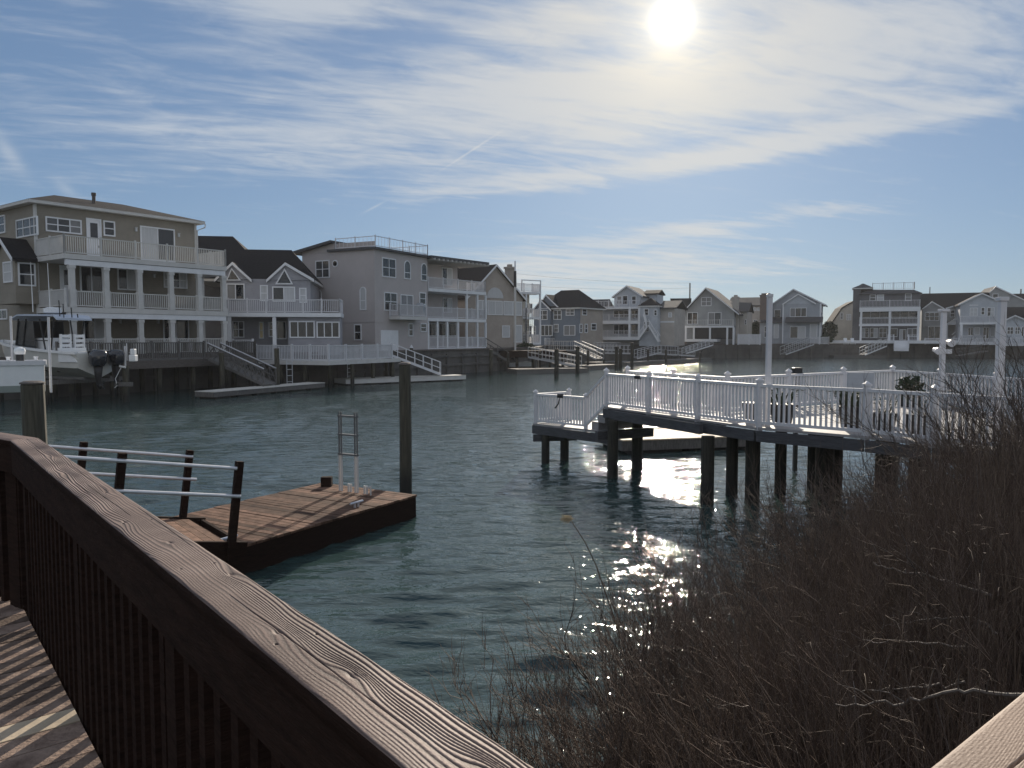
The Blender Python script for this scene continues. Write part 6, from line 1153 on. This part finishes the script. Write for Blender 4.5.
for i_, (bx, by, bn, bh) in enumerate(((.05, 3.15, 16, 1.25), (.45, 3.75, 20, 1.45), (.75, 4.55, 22, 1.6), (1.75, 6.1, 26, 1.8), (2.6, 7.0, 24, 2.0), (3.5, 7.6, 24, 2.3))):
    bush(('low bare bush nearest the grained railing cap', 'bare bush second from the grained railing cap at the foot of the brush', 'bare fan-shaped bush below the plumed reed', 'bare bush over the bright glitter, left flank of the brush', 'bare bush in front of the close pair of pier pilings', 'bare bush hiding the feet of the thick pier pilings')[i_], bx, by, bn, bh, .95, math.pi * .8, i_, 9)
# single pale arching branches
def arch(label, pts, Y0, Y1, r):
    e = thing('fallen_branch', label, 'branch', tuple(atY(*pts[0], Y0))); mb = MB(); K = len(pts); q = [atY(p[0], p[1], Y0 + (Y1 - Y0) * i / (K - 1)) for i, p in enumerate(pts)]; fine = []
    for i in range(K - 1):
        for s in range(4): fine.append(q[i].lerp(q[i + 1], s / 4) + V3(random.gauss(0, .008), 0, random.gauss(0, .008)))
    fine.append(q[-1]); mb.tube(fine, [r * (.35 + .65 * i / (len(fine) - 1)) for i in range(len(fine))], 6); mb.build('branch', 'pale_branch', e); rr = random.Random(K)
    for i in range(2, len(fine), 3): mb = MB(); d = V3(rr.uniform(-.3, .1), rr.uniform(-.1, .1), rr.uniform(-.05, .25)); mb.tube([fine[i], fine[i] + d * .5, fine[i] + d + V3(0, 0, -.03)], [r * .4, r * .3, r * .12], 5); mb.build('twig', 'pale_branch', e)
arch('pale bare branch lying nearest above the tan rail corner', [(836, 705), (868, 703), (905, 703), (935, 694), (975, 692), (1030, 695)], 3.1, 2.7, .0085)
arch('pale branch arching low through the reeds, second above the tan rail', [(838, 702), (868, 691), (905, 688), (940, 686), (965, 682)], 3.7, 3.5, .007)
arch('thin pale branch curving down to the right in the middle of the brush', [(880, 628), (908, 622), (930, 619), (958, 617), (985, 624), (1000, 635)], 4.6, 4.1, .009)
arch('grey branch slanting down right across the upper brush', [(872, 563), (895, 570), (930, 576), (965, 586), (992, 596)], 5.2, 4.6, .012)
arch('curved pale branch rising then levelling left of the reeds', [(836, 660), (850, 650), (862, 643), (885, 641), (915, 644), (965, 647)], 4.2, 3.9, .006)
# plumed reed
e = thing('plume_reed', 'single tall reed with a fluffy tan plume against the water', 'reed', tuple(atY(612, 640, 5.4))); mb = MB(); q = [atY(x, y, 5.4 - .012 * i) for i, (x, y) in enumerate(((640, 690), (622, 640), (608, 600), (596, 565), (585, 542), (572, 522)))]; mb.tube(q, [.006, .0055, .005, .0045, .004, .003], 6); mb.build('stalk', 'reed', e); mb = MB(); rr = random.Random(3); c = atY(566, 519, 5.34)
for k in range(260): o = V3(rr.gauss(0, .014), rr.gauss(0, .014), rr.gauss(0, .010)); a = c + o + V3(.02 - .004 * 0, 0, 0); d = V3(rr.uniform(-.05, .01), rr.uniform(-.02, .02), rr.uniform(-.012, .022)); mb.tube([a, a + d * .6, a + d + V3(0, 0, -.006)], [.0013, .001, .0005], 3, False)
mb.build('plume', 'plume', e)
# trees behind the far houses
def tree(label, px, ytop, Y, w, z0=2.2):
    p = atY(px, ytop, Y); e = thing('tree', label, 'tree', (p.x, Y, z0), 'trees between the far houses'); h = p.z - z0; mb = MB(); mb.tube([(p.x, Y, z0), (p.x + .1, Y, z0 + h * .45), (p.x, Y, z0 + h * .8)], [.2, .14, .05], 8)
    for k in range(7): t = rng.uniform(0, 6.28); a = V3(p.x, Y, z0 + h * rng.uniform(.3, .6)); mb.tube([a, a + V3(math.cos(t) * w * .5, math.sin(t) * w * .5, h * .25)], [.08, .02], 5)
    mb.build('trunk', 'tree_twig', e); mb = MB()
    for k in range(900):
        t = rng.uniform(0, 6.28); u = rng.random() ** .5; zz = rng.random(); rr_ = w * u * (math.sin(math.pi * (.15 + .8 * zz)) ** .7); c = V3(p.x + rr_ * math.cos(t), Y + rr_ * math.sin(t), z0 + h * (.3 + .7 * zz)); d = Vector(rng.normal(0, .16, 3)); u_ = Vector(rng.normal(0, .12, 3)); mb.add([c - d, c + u_, c + d, c - u_], [(0, 1, 2, 3)])
    mb.build('crown', 'leaf', e)
tree('dark evergreen in the gap left of the cream gambrel house', 829, 322, 145, 1.6); tree('small dark bush by the steps of the storm-grey house side', 826, 336, 137, 1.2); tree('dark conifer beside the slate-blue house', 588, 333, 120, .9); tree('small conifer in the gap behind the broad gabled house', 756, 322, 146, 1.0)
tree('low dark bush beside the dock at the tan gabled house', 526, 345, 89, 1.0)
# ------------------------------------------------------------------ air
mz = bpy.data.materials.new('haze'); mz.use_nodes = True; nz = mz.node_tree; nz.nodes.clear(); oz = nz.nodes.new('ShaderNodeOutputMaterial'); pv = nz.nodes.new('ShaderNodeVolumePrincipled'); pv.inputs['Density'].default_value = HAZE; pv.inputs['Color'].default_value = (.93, .95, 1, 1); pv.inputs['Anisotropy'].default_value = .3
nz.links.new(pv.outputs[0], oz.inputs['Volume']); M['haze'] = mz
mb = MB(); mb.box(-1520, 1520, -320, 2520, -4.0, 15.5); tag(mb.build('haze', 'haze', origin=(0, 0, 5)), kind='stuff')
# ------------------------------------------------------------------ render
S.view_settings.view_transform = 'Standard'; S.view_settings.look = 'None'; S.view_settings.exposure = 0.35; S.view_settings.gamma = 1
S.cycles.use_denoising = True; S.cycles.max_bounces = 5; S.cycles.diffuse_bounces = 2; S.cycles.glossy_bounces = 3; S.cycles.transparent_max_bounces = 4; S.cycles.sample_clamp_indirect = 8; S.cycles.caustics_reflective = False; S.cycles.caustics_refractive = False
